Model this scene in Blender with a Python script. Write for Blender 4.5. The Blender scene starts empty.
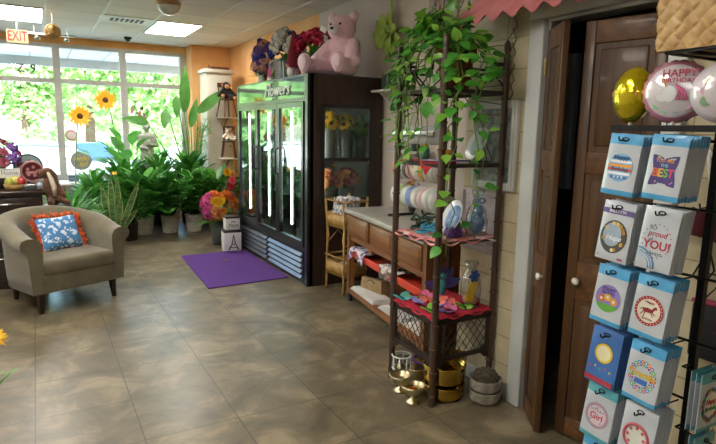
import bpy, bmesh, math, random
from mathutils import Vector, Matrix, Euler, noise
PI = math.pi
random.seed(7)
SC = bpy.context.scene
COL = SC.collection
V = Vector

# ------------------------------------------------------------------ materials
def lin(h):
    h = h.lstrip('#')
    r = []
    for i in (0, 2, 4):
        c = int(h[i:i+2], 16) / 255
        r.append(c/12.92 if c <= .04045 else ((c+.055)/1.055)**2.4)
    return (r[0], r[1], r[2], 1)

_M = {}
def pm(name, c1, c2=None, scale=6, rough=.6, metal=0, bump=0, coat=0, sheen=0, stretch=None, spec=None, emit=0, detail=4, trans=0, alpha=1, sss=0, thin=0):
    """procedural principled material: two tones mixed by noise, optional bump"""
    if name in _M: return _M[name]
    m = bpy.data.materials.new(name); m.use_nodes = True
    nt = m.node_tree; b = nt.nodes['Principled BSDF']
    a = lin(c1)
    if c2 is None:
        c2l = tuple(min(1, x*.82) for x in a[:3]) + (1,)
    else: c2l = lin(c2)
    tc = nt.nodes.new('ShaderNodeTexCoord'); n = nt.nodes.new('ShaderNodeTexNoise')
    src = tc.outputs['Object']
    if stretch:
        mp = nt.nodes.new('ShaderNodeMapping'); mp.inputs['Scale'].default_value = stretch
        nt.links.new(src, mp.inputs['Vector']); src = mp.outputs['Vector']
    nt.links.new(src, n.inputs['Vector'])
    n.inputs['Scale'].default_value = scale; n.inputs['Detail'].default_value = detail
    r = nt.nodes.new('ShaderNodeValToRGB')
    r.color_ramp.elements[0].position = .35; r.color_ramp.elements[1].position = .65
    r.color_ramp.elements[0].color = a; r.color_ramp.elements[1].color = c2l
    nt.links.new(n.outputs['Fac'], r.inputs['Fac'])
    nt.links.new(r.outputs['Color'], b.inputs['Base Color'])
    b.inputs['Roughness'].default_value = rough; b.inputs['Metallic'].default_value = metal
    if coat: b.inputs['Coat Weight'].default_value = coat; b.inputs['Coat Roughness'].default_value = .08
    if sheen: b.inputs['Sheen Weight'].default_value = sheen
    if spec is not None: b.inputs['Specular IOR Level'].default_value = spec
    if sss: b.inputs['Subsurface Weight'].default_value = sss; b.inputs['Subsurface Scale'].default_value = .02
    if trans: b.inputs['Transmission Weight'].default_value = trans
    if alpha < 1: b.inputs['Alpha'].default_value = alpha
    if bump:
        bp = nt.nodes.new('ShaderNodeBump'); bp.inputs['Strength'].default_value = min(1, bump); bp.inputs['Distance'].default_value = .01
        nt.links.new(n.outputs['Fac'], bp.inputs['Height']); nt.links.new(bp.outputs['Normal'], b.inputs['Normal'])
    if emit:
        nt.links.new(r.outputs['Color'], b.inputs['Emission Color']); b.inputs['Emission Strength'].default_value = emit
    if thin:   # thin leaf or petal: part of the light passes through
        tl = nt.nodes.new('ShaderNodeBsdfTranslucent'); mx = nt.nodes.new('ShaderNodeMixShader'); mx.inputs['Fac'].default_value = thin
        nt.links.new(r.outputs['Color'], tl.inputs['Color']); nt.links.new(b.outputs[0], mx.inputs[1]); nt.links.new(tl.outputs[0], mx.inputs[2])
        nt.links.new(mx.outputs[0], nt.nodes['Material Output'].inputs['Surface'])
    _M[name] = m; return m

def wood(name, c1, c2, axis='Z', scale=3, rough=.4, coat=.15):
    st = {'X': (.12, 2, 2), 'Y': (2, .12, 2), 'Z': (2, 2, .12)}[axis]
    return pm(name, c1, c2, scale*4, rough, bump=.08, coat=coat, stretch=st, detail=8)

def glass_mat(name, tint='#ffffff', refl=1.0, rough=.0, ior=1.5):
    if name in _M: return _M[name]
    m = bpy.data.materials.new(name); m.use_nodes = True; nt = m.node_tree
    nt.nodes.remove(nt.nodes['Principled BSDF'])
    out = nt.nodes['Material Output']; t = nt.nodes.new('ShaderNodeBsdfTransparent'); g = nt.nodes.new('ShaderNodeBsdfGlossy')
    nz = nt.nodes.new('ShaderNodeTexNoise'); nz.inputs['Scale'].default_value = 1.5
    rr = nt.nodes.new('ShaderNodeMapRange'); rr.inputs['To Min'].default_value = rough; rr.inputs['To Max'].default_value = rough + .015
    nt.links.new(nz.outputs['Fac'], rr.inputs['Value']); nt.links.new(rr.outputs['Result'], g.inputs['Roughness'])
    t.inputs['Color'].default_value = lin(tint)
    fr = nt.nodes.new('ShaderNodeFresnel'); ge = nt.nodes.new('ShaderNodeNewGeometry'); io = nt.nodes.new('ShaderNodeMapRange'); io.inputs['To Min'].default_value = ior; io.inputs['To Max'].default_value = 1/ior
    nt.links.new(ge.outputs['Backfacing'], io.inputs['Value']); nt.links.new(io.outputs['Result'], fr.inputs['IOR'])
    ml = nt.nodes.new('ShaderNodeMath'); ml.operation = 'MULTIPLY'; ml.inputs[1].default_value = refl; ml.use_clamp = True
    mx = nt.nodes.new('ShaderNodeMixShader')
    nt.links.new(fr.outputs['Fac'], ml.inputs[0]); nt.links.new(ml.outputs[0], mx.inputs['Fac'])
    nt.links.new(t.outputs[0], mx.inputs[1]); nt.links.new(g.outputs[0], mx.inputs[2]); nt.links.new(mx.outputs[0], out.inputs['Surface'])
    _M[name] = m; return m

def brick_mat(name, c1, c2, mortar, bw, bh, msize, axes, offset=(0, 0), rough=.6, stagger=.5, nscale=3, bump=.3, mix=.55, coat=0, tint=None):
    """tiles / blocks laid in world metres; axes = which object axes run along u,v"""
    if name in _M: return _M[name]
    m = bpy.data.materials.new(name); m.use_nodes = True; nt = m.node_tree; b = nt.nodes['Principled BSDF']
    tc = nt.nodes.new('ShaderNodeTexCoord'); sp = nt.nodes.new('ShaderNodeSeparateXYZ'); cb = nt.nodes.new('ShaderNodeCombineXYZ')
    nt.links.new(tc.outputs['Object'], sp.inputs[0])
    for i, ax in enumerate(axes):
        ad = nt.nodes.new('ShaderNodeMath'); ad.operation = 'SUBTRACT'; ad.inputs[1].default_value = offset[i]
        nt.links.new(sp.outputs[ax], ad.inputs[0]); nt.links.new(ad.outputs[0], cb.inputs[i])
    br = nt.nodes.new('ShaderNodeTexBrick'); br.offset = stagger; br.squash = 1
    br.inputs['Scale'].default_value = 1; br.inputs['Brick Width'].default_value = bw; br.inputs['Row Height'].default_value = bh
    br.inputs['Mortar Size'].default_value = msize; br.inputs['Mortar Smooth'].default_value = .3
    br.inputs['Color1'].default_value = (.92, .92, .92, 1); br.inputs['Color2'].default_value = (1.06, 1.06, 1.06, 1); br.inputs['Mortar'].default_value = (0, 0, 0, 1)
    nt.links.new(cb.outputs[0], br.inputs['Vector'])
    n = nt.nodes.new('ShaderNodeTexNoise'); n.inputs['Scale'].default_value = nscale; n.inputs['Detail'].default_value = 9; n.inputs['Roughness'].default_value = .62
    n.inputs['Distortion'].default_value = .6
    nt.links.new(tc.outputs['Object'], n.inputs['Vector'])
    r = nt.nodes.new('ShaderNodeValToRGB'); e = r.color_ramp.elements
    e[0].position = .34; e[0].color = lin(c1); e[1].position = .68; e[1].color = lin(c2)
    if tint:
        x = e.new(.5); x.color = lin(tint)
    nt.links.new(n.outputs['Fac'], r.inputs['Fac'])
    mu = nt.nodes.new('ShaderNodeMix'); mu.data_type = 'RGBA'; mu.blend_type = 'MULTIPLY'; mu.inputs['Factor'].default_value = 1
    nt.links.new(r.outputs['Color'], mu.inputs['A']); nt.links.new(br.outputs['Color'], mu.inputs['B'])
    mm = nt.nodes.new('ShaderNodeMix'); mm.data_type = 'RGBA'
    nt.links.new(br.outputs['Fac'], mm.inputs['Factor']); nt.links.new(mu.outputs['Result'], mm.inputs['A']); mm.inputs['B'].default_value = lin(mortar)
    nt.links.new(mm.outputs['Result'], b.inputs['Base Color'])
    b.inputs['Roughness'].default_value = rough
    if coat: b.inputs['Coat Weight'].default_value = coat; b.inputs['Coat Roughness'].default_value = .25
    hb = nt.nodes.new('ShaderNodeMath'); hb.operation = 'MULTIPLY_ADD'; hb.inputs[1].default_value = -.6
    nt.links.new(br.outputs['Fac'], hb.inputs[0])
    sc = nt.nodes.new('ShaderNodeMath'); sc.operation = 'MULTIPLY'; sc.inputs[1].default_value = mix
    nt.links.new(n.outputs['Fac'], sc.inputs[0]); nt.links.new(sc.outputs[0], hb.inputs[2])
    bp = nt.nodes.new('ShaderNodeBump'); bp.inputs['Strength'].default_value = bump; bp.inputs['Distance'].default_value = .006
    nt.links.new(hb.outputs[0], bp.inputs['Height']); nt.links.new(bp.outputs['Normal'], b.inputs['Normal'])
    _M[name] = m; return m

# ------------------------------------------------------------------ mesh builder
def rot_to(d):
    d = V(d)
    return d.to_track_quat('Z', 'Y').to_matrix()

class MB:
    def __init__(self, mat=None):
        self.v = []; self.f = []; self.mi = []; self.sm = []; self.mats = []; self.cur = 0; self.M = None
        if mat: self.use(mat)
    def use(self, mat):
        if mat not in self.mats: self.mats.append(mat)
        self.cur = self.mats.index(mat); return self
    def add(self, vs, fs, smooth=False):
        o = len(self.v)
        if self.M is not None: vs = [self.M @ V(p) for p in vs]
        self.v.extend([tuple(p) for p in vs])
        for f in fs:
            self.f.append(tuple(i+o for i in f)); self.mi.append(self.cur); self.sm.append(smooth)
        return self
    def box(self, x0, x1, y0, y1, z0, z1):
        vs = [(x0,y0,z0),(x1,y0,z0),(x1,y1,z0),(x0,y1,z0),(x0,y0,z1),(x1,y0,z1),(x1,y1,z1),(x0,y1,z1)]
        return self.add(vs, [(3,2,1,0),(4,5,6,7),(0,1,5,4),(1,2,6,5),(2,3,7,6),(3,0,4,7)])
    def rbox(self, x0, x1, y0, y1, z0, z1, r=.01, seg=2):
        bm = bmesh.new(); bmesh.ops.create_cube(bm, size=1)
        for q in bm.verts: q.co = V(((x0+x1)/2 + q.co.x*(x1-x0), (y0+y1)/2 + q.co.y*(y1-y0), (z0+z1)/2 + q.co.z*(z1-z0)))
        bmesh.ops.bevel(bm, geom=bm.edges[:], offset=r, segments=seg, profile=.5, affect='EDGES')
        bm.verts.index_update()
        self.add([q.co.copy() for q in bm.verts], [[q.index for q in f.verts] for f in bm.faces], True); bm.free(); return self
    def obox(self, c, s, R=None):
        vs = []
        for z in (-.5, .5):
            for x, y in ((-.5,-.5),(.5,-.5),(.5,.5),(-.5,.5)):
                p = V((x*s[0], y*s[1], z*s[2]))
                if R is not None: p = R @ p
                vs.append(V(c) + p)
        return self.add(vs, [(3,2,1,0),(4,5,6,7),(0,1,5,4),(1,2,6,5),(2,3,7,6),(3,0,4,7)])
    def cyl(self, p0, p1, r0, r1=None, n=12, caps=True):
        if r1 is None: r1 = r0
        p0, p1 = V(p0), V(p1); R = rot_to(p1-p0); vs = []
        for p, r in ((p0, r0), (p1, r1)):
            for i in range(n):
                a = 2*PI*i/n; vs.append(p + R @ V((r*math.cos(a), r*math.sin(a), 0)))
        self.add(vs, [(i, (i+1) % n, n+(i+1) % n, n+i) for i in range(n)], True)
        if caps: self.add(vs, [tuple(range(n-1, -1, -1)), tuple(range(n, 2*n))])
        return self
    def tube(self, pts, r, n=6, closed=False):
        pts = [V(p) for p in pts]; L = len(pts); vs = []
        rs = r if isinstance(r, (list, tuple)) else [r]*L
        N = None
        for k in range(L):
            a = pts[(k-1) % L] if (closed or k > 0) else pts[0]; c = pts[(k+1) % L] if (closed or k < L-1) else pts[-1]
            t = (c-a).normalized()
            if N is None:
                N = t.orthogonal().normalized()
            else:
                N = (N - t*N.dot(t));
                N = N.normalized() if N.length > 1e-6 else t.orthogonal().normalized()
            B = t.cross(N)
            for i in range(n):
                an = 2*PI*i/n; vs.append(pts[k] + (N*math.cos(an) + B*math.sin(an))*rs[k])
        fs = []
        for k in range(L if closed else L-1):
            q = (k+1) % L
            for i in range(n): fs.append((k*n+i, k*n+(i+1) % n, q*n+(i+1) % n, q*n+i))
        if not closed:
            fs.append(tuple(range(n-1, -1, -1))); fs.append(tuple((L-1)*n+i for i in range(n)))
        return self.add(vs, fs, True)
    def lathe(self, prof, n=20, c=(0, 0, 0), R=None, wob=None):
        vs = []; c = V(c)
        for k, (r, z) in enumerate(prof):
            for i in range(n):
                a = 2*PI*i/n; q = r*(wob(a, k) if wob else 1)
                p = V((q*math.cos(a), q*math.sin(a), z))
                vs.append(c + (R @ p if R is not None else p))
        fs = []
        for k in range(len(prof)-1):
            for i in range(n): fs.append((k*n+i, k*n+(i+1) % n, (k+1)*n+(i+1) % n, (k+1)*n+i))
        if prof[0][0] > 1e-4: fs.append(tuple(range(n-1, -1, -1)))
        if prof[-1][0] > 1e-4 and prof[-1][1] >= prof[0][1] and not getattr(self, 'open', False): fs.append(tuple((len(prof)-1)*n+i for i in range(n)))
        return self.add(vs, fs, True)
    def ell(self, c, r, nu=14, nv=9, R=None, amp=0, fr=3, seed=0):
        if not isinstance(r, (tuple, list)): r = (r, r, r)
        vs = []; c = V(c)
        for k in range(nv+1):
            t = PI*k/nv
            for i in range(nu):
                a = 2*PI*i/nu
                d = V((math.sin(t)*math.cos(a), math.sin(t)*math.sin(a), math.cos(t)))
                s = 1 + (amp*noise.noise(d*fr + V((seed, seed*.7, 0))) if amp else 0)
                p = V((d.x*r[0], d.y*r[1], d.z*r[2]))*s
                vs.append(c + (R @ p if R is not None else p))
        fs = []
        for k in range(nv):
            for i in range(nu): fs.append((k*nu+i, (k+1)*nu+i, (k+1)*nu+(i+1) % nu, k*nu+(i+1) % nu))
        return self.add(vs, fs, True)
    def torus(self, c, R0, r, n=24, m=8, R=None, sx=1, sy=1):
        vs = []; c = V(c)
        for i in range(n):
            a = 2*PI*i/n
            for j in range(m):
                b = 2*PI*j/m
                p = V(((R0 + r*math.cos(b))*math.cos(a)*sx, (R0 + r*math.cos(b))*math.sin(a)*sy, r*math.sin(b)))
                vs.append(c + (R @ p if R is not None else p))
        return self.add(vs, [(i*m+j, ((i+1) % n)*m+j, ((i+1) % n)*m+(j+1) % m, i*m+(j+1) % m) for i in range(n) for j in range(m)], True)
    def grid(self, fn, nu, nv, smooth=True):
        vs = [fn(i/nu, j/nv) for j in range(nv+1) for i in range(nu+1)]; w = nu+1
        return self.add(vs, [(j*w+i, j*w+i+1, (j+1)*w+i+1, (j+1)*w+i) for j in range(nv) for i in range(nu)], smooth)
    def prism(self, pts2, d0, d1, fn):
        """outline pts2 (2-D) extruded from d0 to d1; fn(u,v,d) -> point"""
        n = len(pts2); vs = [fn(u, w, d0) for u, w in pts2] + [fn(u, w, d1) for u, w in pts2]
        return self.add(vs, [tuple(range(n-1, -1, -1)), tuple(range(n, 2*n))] + [(i, (i+1) % n, n+(i+1) % n, n+i) for i in range(n)])
    def disc(self, c, r, R=None, n=24, h=.0015, rx=None):
        """thin raised disc, normal +Z of R"""
        rx = rx or r; c = V(c); vs = []
        for z in (0, h):
            for i in range(n):
                a = 2*PI*i/n; p = V((rx*math.cos(a), r*math.sin(a), z)); vs.append(c + (R @ p if R is not None else p))
        return self.add(vs, [tuple(range(n-1, -1, -1)), tuple(range(n, 2*n))] + [(i, (i+1) % n, n+(i+1) % n, n+i) for i in range(n)])
    def leaf(self, base, d, up, L, W, droop=.4, fold=.25, n=5, tip=.0, shape=1.0, thick=0):
        """a curved leaf blade with a folded midrib"""
        d = V(d).normalized(); up = V(up); side = d.cross(up)
        side = side.normalized() if side.length > 1e-5 else d.orthogonal().normalized()
        upn = side.cross(d).normalized(); p = V(base); vs = []; st = L/n; ang = 0
        for k in range(n+1):
            t = k/n; w = W*.5*(math.sin(PI*min(1, (t*.96+.03))**shape))
            if k == n: w = .0
            dd = (d*math.cos(ang) - upn*math.sin(ang)); uu = (upn*math.cos(ang) + d*math.sin(ang))
            vs += [p - side*w + uu*w*fold, p, p + side*w + uu*w*fold]
            p = p + dd*st; ang += droop*2*t/n*1.6 if n else 0
        fs = []
        for k in range(n):
            a = k*3; fs += [(a, a+1, a+4, a+3), (a+1, a+2, a+5, a+4)]
        return self.add(vs, fs, True)
    def text(self, s, size, T, h=.002, align='CENTER', shear=0, bold=0, sx=1):
        vs, fs = text_geo(s, h, align, shear, bold)
        return self.add([T @ V((x*size*sx, y*size, z)) for x, y, z in vs], fs)
    def mesh(self, name):
        me = bpy.data.meshes.new(name); me.from_pydata(self.v, [], self.f)
        for m in self.mats: me.materials.append(m)
        me.polygons.foreach_set('material_index', self.mi); me.polygons.foreach_set('use_smooth', self.sm)
        me.update()
        return me
    def build(self, name, parent=None, loc=None, bevel=0, rz=0):
        o = bpy.data.objects.new(name, self.mesh(name)); COL.objects.link(o)
        if parent is not None: o.parent = parent
        if loc is not None: o.location = loc
        if rz: o.rotation_euler = (0, 0, rz)
        if bevel:
            b = o.modifiers.new('Bevel', 'BEVEL'); b.width = bevel; b.segments = 2; b.limit_method = 'ANGLE'; b.angle_limit = .7
        return o

_TG = {}
def text_geo(s, h, align, shear, bold):
    k = (s, h, align, shear, bold)
    if k in _TG: return _TG[k]
    cu = bpy.data.curves.new('t', 'FONT'); cu.body = s; cu.size = 1; cu.align_x = align; cu.align_y = 'CENTER'; cu.shear = shear; cu.offset = bold; cu.resolution_u = 3
    o = bpy.data.objects.new('t', cu); COL.objects.link(o); bpy.context.view_layer.update()
    me = bpy.data.meshes.new_from_object(o.evaluated_get(bpy.context.evaluated_depsgraph_get()))
    bm = bmesh.new(); bm.from_mesh(me)
    r = bmesh.ops.extrude_face_region(bm, geom=bm.faces[:])
    for e in r['geom']:
        if isinstance(e, bmesh.types.BMVert): e.co.z += h
    bm.verts.index_update()
    out = ([tuple(q.co) for q in bm.verts], [tuple(q.index for q in f.verts) for f in bm.faces])
    bm.free(); bpy.data.objects.remove(o); bpy.data.curves.remove(cu); bpy.data.meshes.remove(me)
    _TG[k] = out; return out

def frame_mat(origin, u, w):
    """matrix whose x axis is u, y axis is w, z = u x w"""
    u = V(u).normalized(); w = V(w).normalized(); n = u.cross(w)
    return Matrix(((u.x, w.x, n.x, origin[0]), (u.y, w.y, n.y, origin[1]), (u.z, w.z, n.z, origin[2]), (0, 0, 0, 1)))

def thing(name, label, cat, loc=(0, 0, 0), rz=0, group=None):
    o = bpy.data.objects.new(name, None); COL.objects.link(o); o.location = loc; o.rotation_euler = (0, 0, rz)
    o.empty_display_size = .05
    return tag(o, label, cat, group)
def tag(o, label, cat, group=None, kind=None):
    o['label'] = label; o['category'] = cat
    if group: o['group'] = group
    if kind: o['kind'] = kind
    return o
def struct(o):
    o['kind'] = 'structure'; return o
def kids(o): return [c for c in COL.objects if c.parent == o]
def inst(mesh, name, parent=None, loc=(0, 0, 0), rot=(0, 0, 0), scale=1):
    o = bpy.data.objects.new(name, mesh); COL.objects.link(o)
    if parent is not None: o.parent = parent
    o.location = loc; o.rotation_euler = rot
    o.scale = (scale,)*3 if not isinstance(scale, (tuple, list)) else scale
    return o
_KID = {}
def dup(root, loc, rz=None, label=None, group=None, scale=None):
    r = root.copy(); COL.objects.link(r); r.location = loc
    if rz is not None: r.rotation_euler = (0, 0, rz)
    if scale: r.scale = (scale,)*3
    if label: r['label'] = label
    if group: r['group'] = group
    for ch in list(root.children):
        c = ch.copy(); COL.objects.link(c); c.parent = r
        for g in list(ch.children):
            d = g.copy(); COL.objects.link(d); d.parent = c
    return r
def rnd(a, b): return random.uniform(a, b)
def arc(p0, p1, sag, n=10):
    p0, p1 = V(p0), V(p1)
    return [p0.lerp(p1, t/n) - V((0, 0, sag*4*(t/n)*(1-t/n))) for t in range(n+1)]

# common materials
WHITE = pm('white_paint', '#e9e8e4', '#dfded8', 3, .45)
BLACK = pm('black_metal', '#141416', '#1d1d20', 8, .4, .3)
DARKGREEN = pm('leaf_deep_green', '#3a7a2e', '#5a9e3e', 9, .38, spec=.5, coat=.1, thin=.3)
MIDGREEN = pm('leaf_mid_green', '#4c9a40', '#6cb552', 9, .42, spec=.5, thin=.3)
LIME = pm('leaf_lime', '#84b53a', '#5d9a35', 9, .42, thin=.3)
STEM = pm('stem_green', '#4c7a35', '#5f8a3c', 9, .5)
SOIL = pm('potting_soil', '#2a2019', '#3a2c20', 40, .95, bump=.6)
GOLD = pm('polished_brass', '#dcbc60', '#bd9840', 5, .16, 1, bump=.05)
SILVER = pm('silver_metal', '#c9c9c6', '#a5a5a2', 5, .22, 1)
# ------------------------------------------------------------------ setting
floor_m = brick_mat('slate_tile', '#554d3c', '#93856a', '#40392c', .463, .463, .0026, ('X', 'Y'), (-.097, 2.67-.463*20), rough=.42, stagger=0, nscale=3.4, bump=.12, tint='#6e634e', coat=.25)
ceil_m = brick_mat('ceiling_tile', '#e4e0d7', '#efece4', '#98958d', .62, .61, .005, ('X', 'Y'), (.81-.62*20, 7.86-.61*20), rough=.9, stagger=0, nscale=60, bump=.15, mix=.25)
orange_m = pm('orange_plaster', '#ecb679', '#dda05e', 2.2, .75, bump=.1, detail=8)
mauve_m = pm('grey_plaster', '#cdc2b8', '#c2b7ac', 2.2, .8, bump=.08, detail=8)
block_m = brick_mat('stone_panel', '#b8ac8b', '#cdc1a0', '#988d72', .42, .165, .0035, ('Y', 'Z'), (0.03, .02), rough=.6, stagger=.5, nscale=7, bump=.4)
frame_m = pm('window_aluminium', '#b9b7b2', '#aaa8a3', 4, .45, .2)
trim_m = pm('trim_paint', '#c9ccca', '#bfc2c0', 4, .4)

struct(MB(floor_m).box(-4.3, 3.2, -3.1, 10.3, -.1, 0).build('floor'))
struct(MB(ceil_m).box(-4.3, 3.2, -3.1, 10.3, 2.85, 2.95).build('ceiling'))
struct(MB(orange_m).box(3.0, 3.15, 6.25, 10.3, 0, 2.85).build('wall_right_front'))
struct(MB(mauve_m).box(3.0, 3.15, -3.1, 6.25, 0, 2.85).build('wall_right_rear'))
# projecting closet wall (tiled) with the doorway
cw = MB(block_m)
cw.box(2.25, 2.37, 2.06, 2.64, 0, 2.85); cw.box(2.25, 2.37, .2, 1.40, 0, 2.85); cw.box(2.25, 2.37, 1.40, 2.06, 2.06, 2.85)
cw.box(2.37, 3.0, 2.52, 2.64, 0, 2.85); cw.box(2.37, 3.0, .2, .32, 0, 2.85)
struct(cw.build('wall_closet'))
dark_m = pm('closet_dark_lining', '#2b2624', '#231f1d', 3, .9)  # the closet's dark interior is put into the lining colour
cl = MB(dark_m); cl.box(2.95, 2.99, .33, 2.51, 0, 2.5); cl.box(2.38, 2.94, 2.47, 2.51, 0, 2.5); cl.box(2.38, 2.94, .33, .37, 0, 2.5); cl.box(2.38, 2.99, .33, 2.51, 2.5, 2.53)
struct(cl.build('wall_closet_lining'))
lm = pm('left_wall_paint', '#c9c0b2', '#beb4a5', 2, .8)
struct(MB(lm).box(-4.4, -4.25, -3.1, 10.3, 0, 2.85).build('wall_left'))
struct(MB(lm).box(-4.3, 3.2, -3.2, -3.05, 0, 2.85).build('wall_back'))
# shop front wall: header, low sill wall, side pier
fw = MB(orange_m)
fw.box(-4.3, 2.36, 10.2, 10.4, 2.74, 2.95)
fw.box(2.34, 3.0, 9.8, 10.4, 0, 2.85)
struct(fw.build('wall_front'))
struct(MB(pm('sill_wall', '#8f8a82', '#857f76', 5, .7)).box(-4.3, 2.34, 10.16, 10.4, 0, .62).build('wall_front_sill'))
clear = glass_mat('window_glass', '#f4fbf8', .7)
xs = [-3.53, -2.56, -1.59, -.62, .35, 1.32, 2.29]
k = 0
for i in range(len(xs)-1):
    x0, x1 = xs[i], xs[i+1]
    w = MB(frame_m)
    w.box(x0-.05, x0+.05, 10.2, 10.32, .62, 2.74)
    if i == len(xs)-2: w.box(x1-.05, x1+.05, 10.2, 10.32, .62, 2.74)
    xe = x1-.05
    w.box(x0+.05, xe, 10.2, 10.32, .62, .70); w.box(x0+.05, xe, 10.2, 10.32, 2.14, 2.21); w.box(x0+.05, xe, 10.2, 10.32, 2.68, 2.74)
    o = struct(w.build('window_%d' % (i+1)))
    g = MB(clear); g.box(x0+.05, xe, 10.25, 10.256, .70, 2.14); g.box(x0+.05, xe, 10.25, 10.256, 2.21, 2.68)
    g.build('pane', o)
# trims of the doorway
t = MB(trim_m); t.rbox(2.215, 2.26, 2.06, 2.155, 0, 2.06, .008); struct(t.build('trim_1'))
t = MB(trim_m); t.rbox(2.215, 2.26, 1.32, 1.405, 0, 2.06, .008); struct(t.build('trim_2'))
t = MB(trim_m); t.rbox(2.212, 2.26, 1.32, 2.155, 2.06, 2.15, .008); struct(t.build('trim_3'))
t = MB(trim_m); t.box(2.25, 2.37, 2.045, 2.06, 0, 2.06); t.box(2.25, 2.37, 1.40, 1.415, 0, 2.06); t.box(2.25, 2.37, 1.415, 2.045, 2.045, 2.06); struct(t.build('trim_4'))
t = MB(trim_m); t.rbox(2.232, 2.25, 2.155, 2.64, 0, .085, .006); struct(t.build('baseboard_closet'))
t = MB(trim_m); t.rbox(2.982, 3.0, 2.64, 9.8, 0, .085, .006); struct(t.build('baseboard_right'))
# bifold doors
dw = wood('door_wood_brown', '#5f4022', '#402812', 'Z', 3, .5, .08)
dwh = wood('door_rail_brown', '#6e4a28', '#4c2f17', 'Y', 3, .5, .08)
def door_leaf(name, w, h=2.0):
    m = MB(dw); T = .032; st = .05
    m.rbox(0, st, -T/2, T/2, .015, h, .004); m.rbox(w-st, w, -T/2, T/2, .015, h, .004)
    for z0, z1 in ((.11, .72), (.90, 1.32), (1.42, 1.90)):
        m.box(st, w-st, -.006, .006, z0, z1)
        m.rbox(st+.025, w-st-.025, -.012, .012, z0+.025, z1-.025, .008)
    m.use(dwh)
    for z0, z1 in ((.015, .11), (.72, .90), (1.32, 1.42), (1.90, h)):
        m.rbox(st, w-st, -T/2, T/2, z0, z1, .004)
    return struct(m.build(name))
d1 = door_leaf('door_1', .265); d1.location = (2.245, 2.035, 0); d1.rotation_euler = (0, 0, math.atan2(1.835-2.035, 2.112-2.245))
d2 = door_leaf('door_2', .36); d2.location = (2.205, 1.79, 0); d2.rotation_euler = (0, 0, math.atan2(1.432-1.79, 2.275-2.205))
knob_m = pm('white_ceramic', '#eeece6', '#e2dfd8', 4, .2)
for d, x in ((d1, .225), (d2, .06)):
    s = -1
    m = MB(knob_m); m.lathe([(.008, 0), (.008, .012), (.017, .018), (.019, .026), (.014, .033), (0, .035)], 14, (x, .016*s, .81), rot_to((0, s, 0)))
    m.build('door_knob', d)
hm = MB(pm('hinge_brass', '#b9a878', '#a39262', 5, .35, .8))
for z in (.25, 1.0, 1.78): hm.cyl((0, -.02, z), (0, -.02, z+.09), .007, n=8)
hm.build('hinge', d1)
# closet contents
t = thing('hanging_coat', 'pale hanging sheet glimpsed in the dark closet behind the folding door', 'coat', (2.50, 2.10, 1.5))
def sheetf(u, v):
    return V((.02*math.sin(u*9)+.03*math.sin(u*4), (u-.5)*.05, .72*v-.3))
MB(pm('pale_blue_cloth', '#8f97a0', '#7d858f', 4, .8)).grid(sheetf, 16, 8).build('cloth', t)
m = MB(SILVER); m.tube([(0, -.08, .42), (0, 0, .5), (0, .08, .42)], .004); m.tube([(0, 0, .5), (0, 0, .56), (.02, 0, .58), (0.03, 0, .56)], .003); m.build('hanger', t)
tag(MB(pm('closet_rail', '#3a3532', '#2e2a28', 4, .5)).cyl((2.53, .375, 2.085), (2.53, 2.465, 2.085), .012).build('clothes_rail'), 'dark clothes rail inside the closet', 'rail')

# ceiling grid bars
gb = pm('grid_white', '#efeeea', '#e4e3de', 4, .5)
for n_, x_ in enumerate((-1.05, -.43, .19, .81, 1.43, 2.05, 2.67)):
    struct(MB(gb).box(x_-.012, x_+.012, -3.0, 9.78 if x_ > 2.3 else 10.19, 2.843, 2.85).build('trim_%d' % (n_+5)))
# ceiling lights
tube_e = bpy.data.materials.new('fluorescent_panel'); tube_e.use_nodes = True
_b = tube_e.node_tree.nodes['Principled BSDF']; _b.inputs['Base Color'].default_value = (.9, .9, .88, 1)
_b.inputs['Emission Color'].default_value = (1, .95, .87, 1)
_n = tube_e.node_tree.nodes.new('ShaderNodeTexNoise'); _n.inputs['Scale'].default_value = 120
_r = tube_e.node_tree.nodes.new('ShaderNodeMapRange'); _r.inputs['To Min'].default_value = 9.5; _r.inputs['To Max'].default_value = 10.5
tube_e.node_tree.links.new(_n.outputs['Fac'], _r.inputs['Value']); tube_e.node_tree.links.new(_r.outputs['Result'], _b.inputs['Emission Strength'])
LIGHTS = [(1.45, 7.86, 'bright recessed fluorescent panel in ceiling right of the air vent'),
          (-.43, 7.86, 'bright recessed fluorescent panel at top left corner of the ceiling'),
          (-2.29, 7.86, None), (-2.29, 4.2, None), (-.43, 4.2, None), (-2.29, 1.2, None), (-.43, 1.2, None), (-2.29, -1.8, None)]
pf = pm('light_frame', '#e8e7e2', '#dedcd6', 5, .5)
for n, (x, y, lb) in enumerate(LIGHTS):
    t = thing('ceiling_light', lb or 'recessed fluorescent ceiling panel out of view', 'ceiling light', (x+.31, y+.555, 2.85), 0, None if lb else 'ceiling panels out of view')
    m = MB(pf); w, d = .305, .55
    m.box(-w, w, -d, -d+.025, -.012, 0); m.box(-w, w, d-.025, d, -.012, 0); m.box(-w, -w+.025, -d+.025, d-.025, -.012, 0); m.box(w-.025, w, -d+.025, d-.025, -.012, 0)
    m.build('frame', t)
    MB(tube_e).box(-w+.025, w-.025, -d+.025, d-.025, -.007, -.001).build('diffuser', t)
t = thing('air_vent', 'square white ceiling air vent with dark louvres between the two lit panels', 'vent', (1.12, 8.06, 2.85))
m = MB(pf); m.box(-.31, .31, -.24, .24, -.01, 0); m.build('frame', t)
m = MB(pm('vent_dark', '#4a4844', '#3c3a37', 6, .7))
for i in range(7): m.box(-.2+i*.06, -.165+i*.06, -.1, .1, -.016, -.0095)
m.build('louvre', t)

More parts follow.
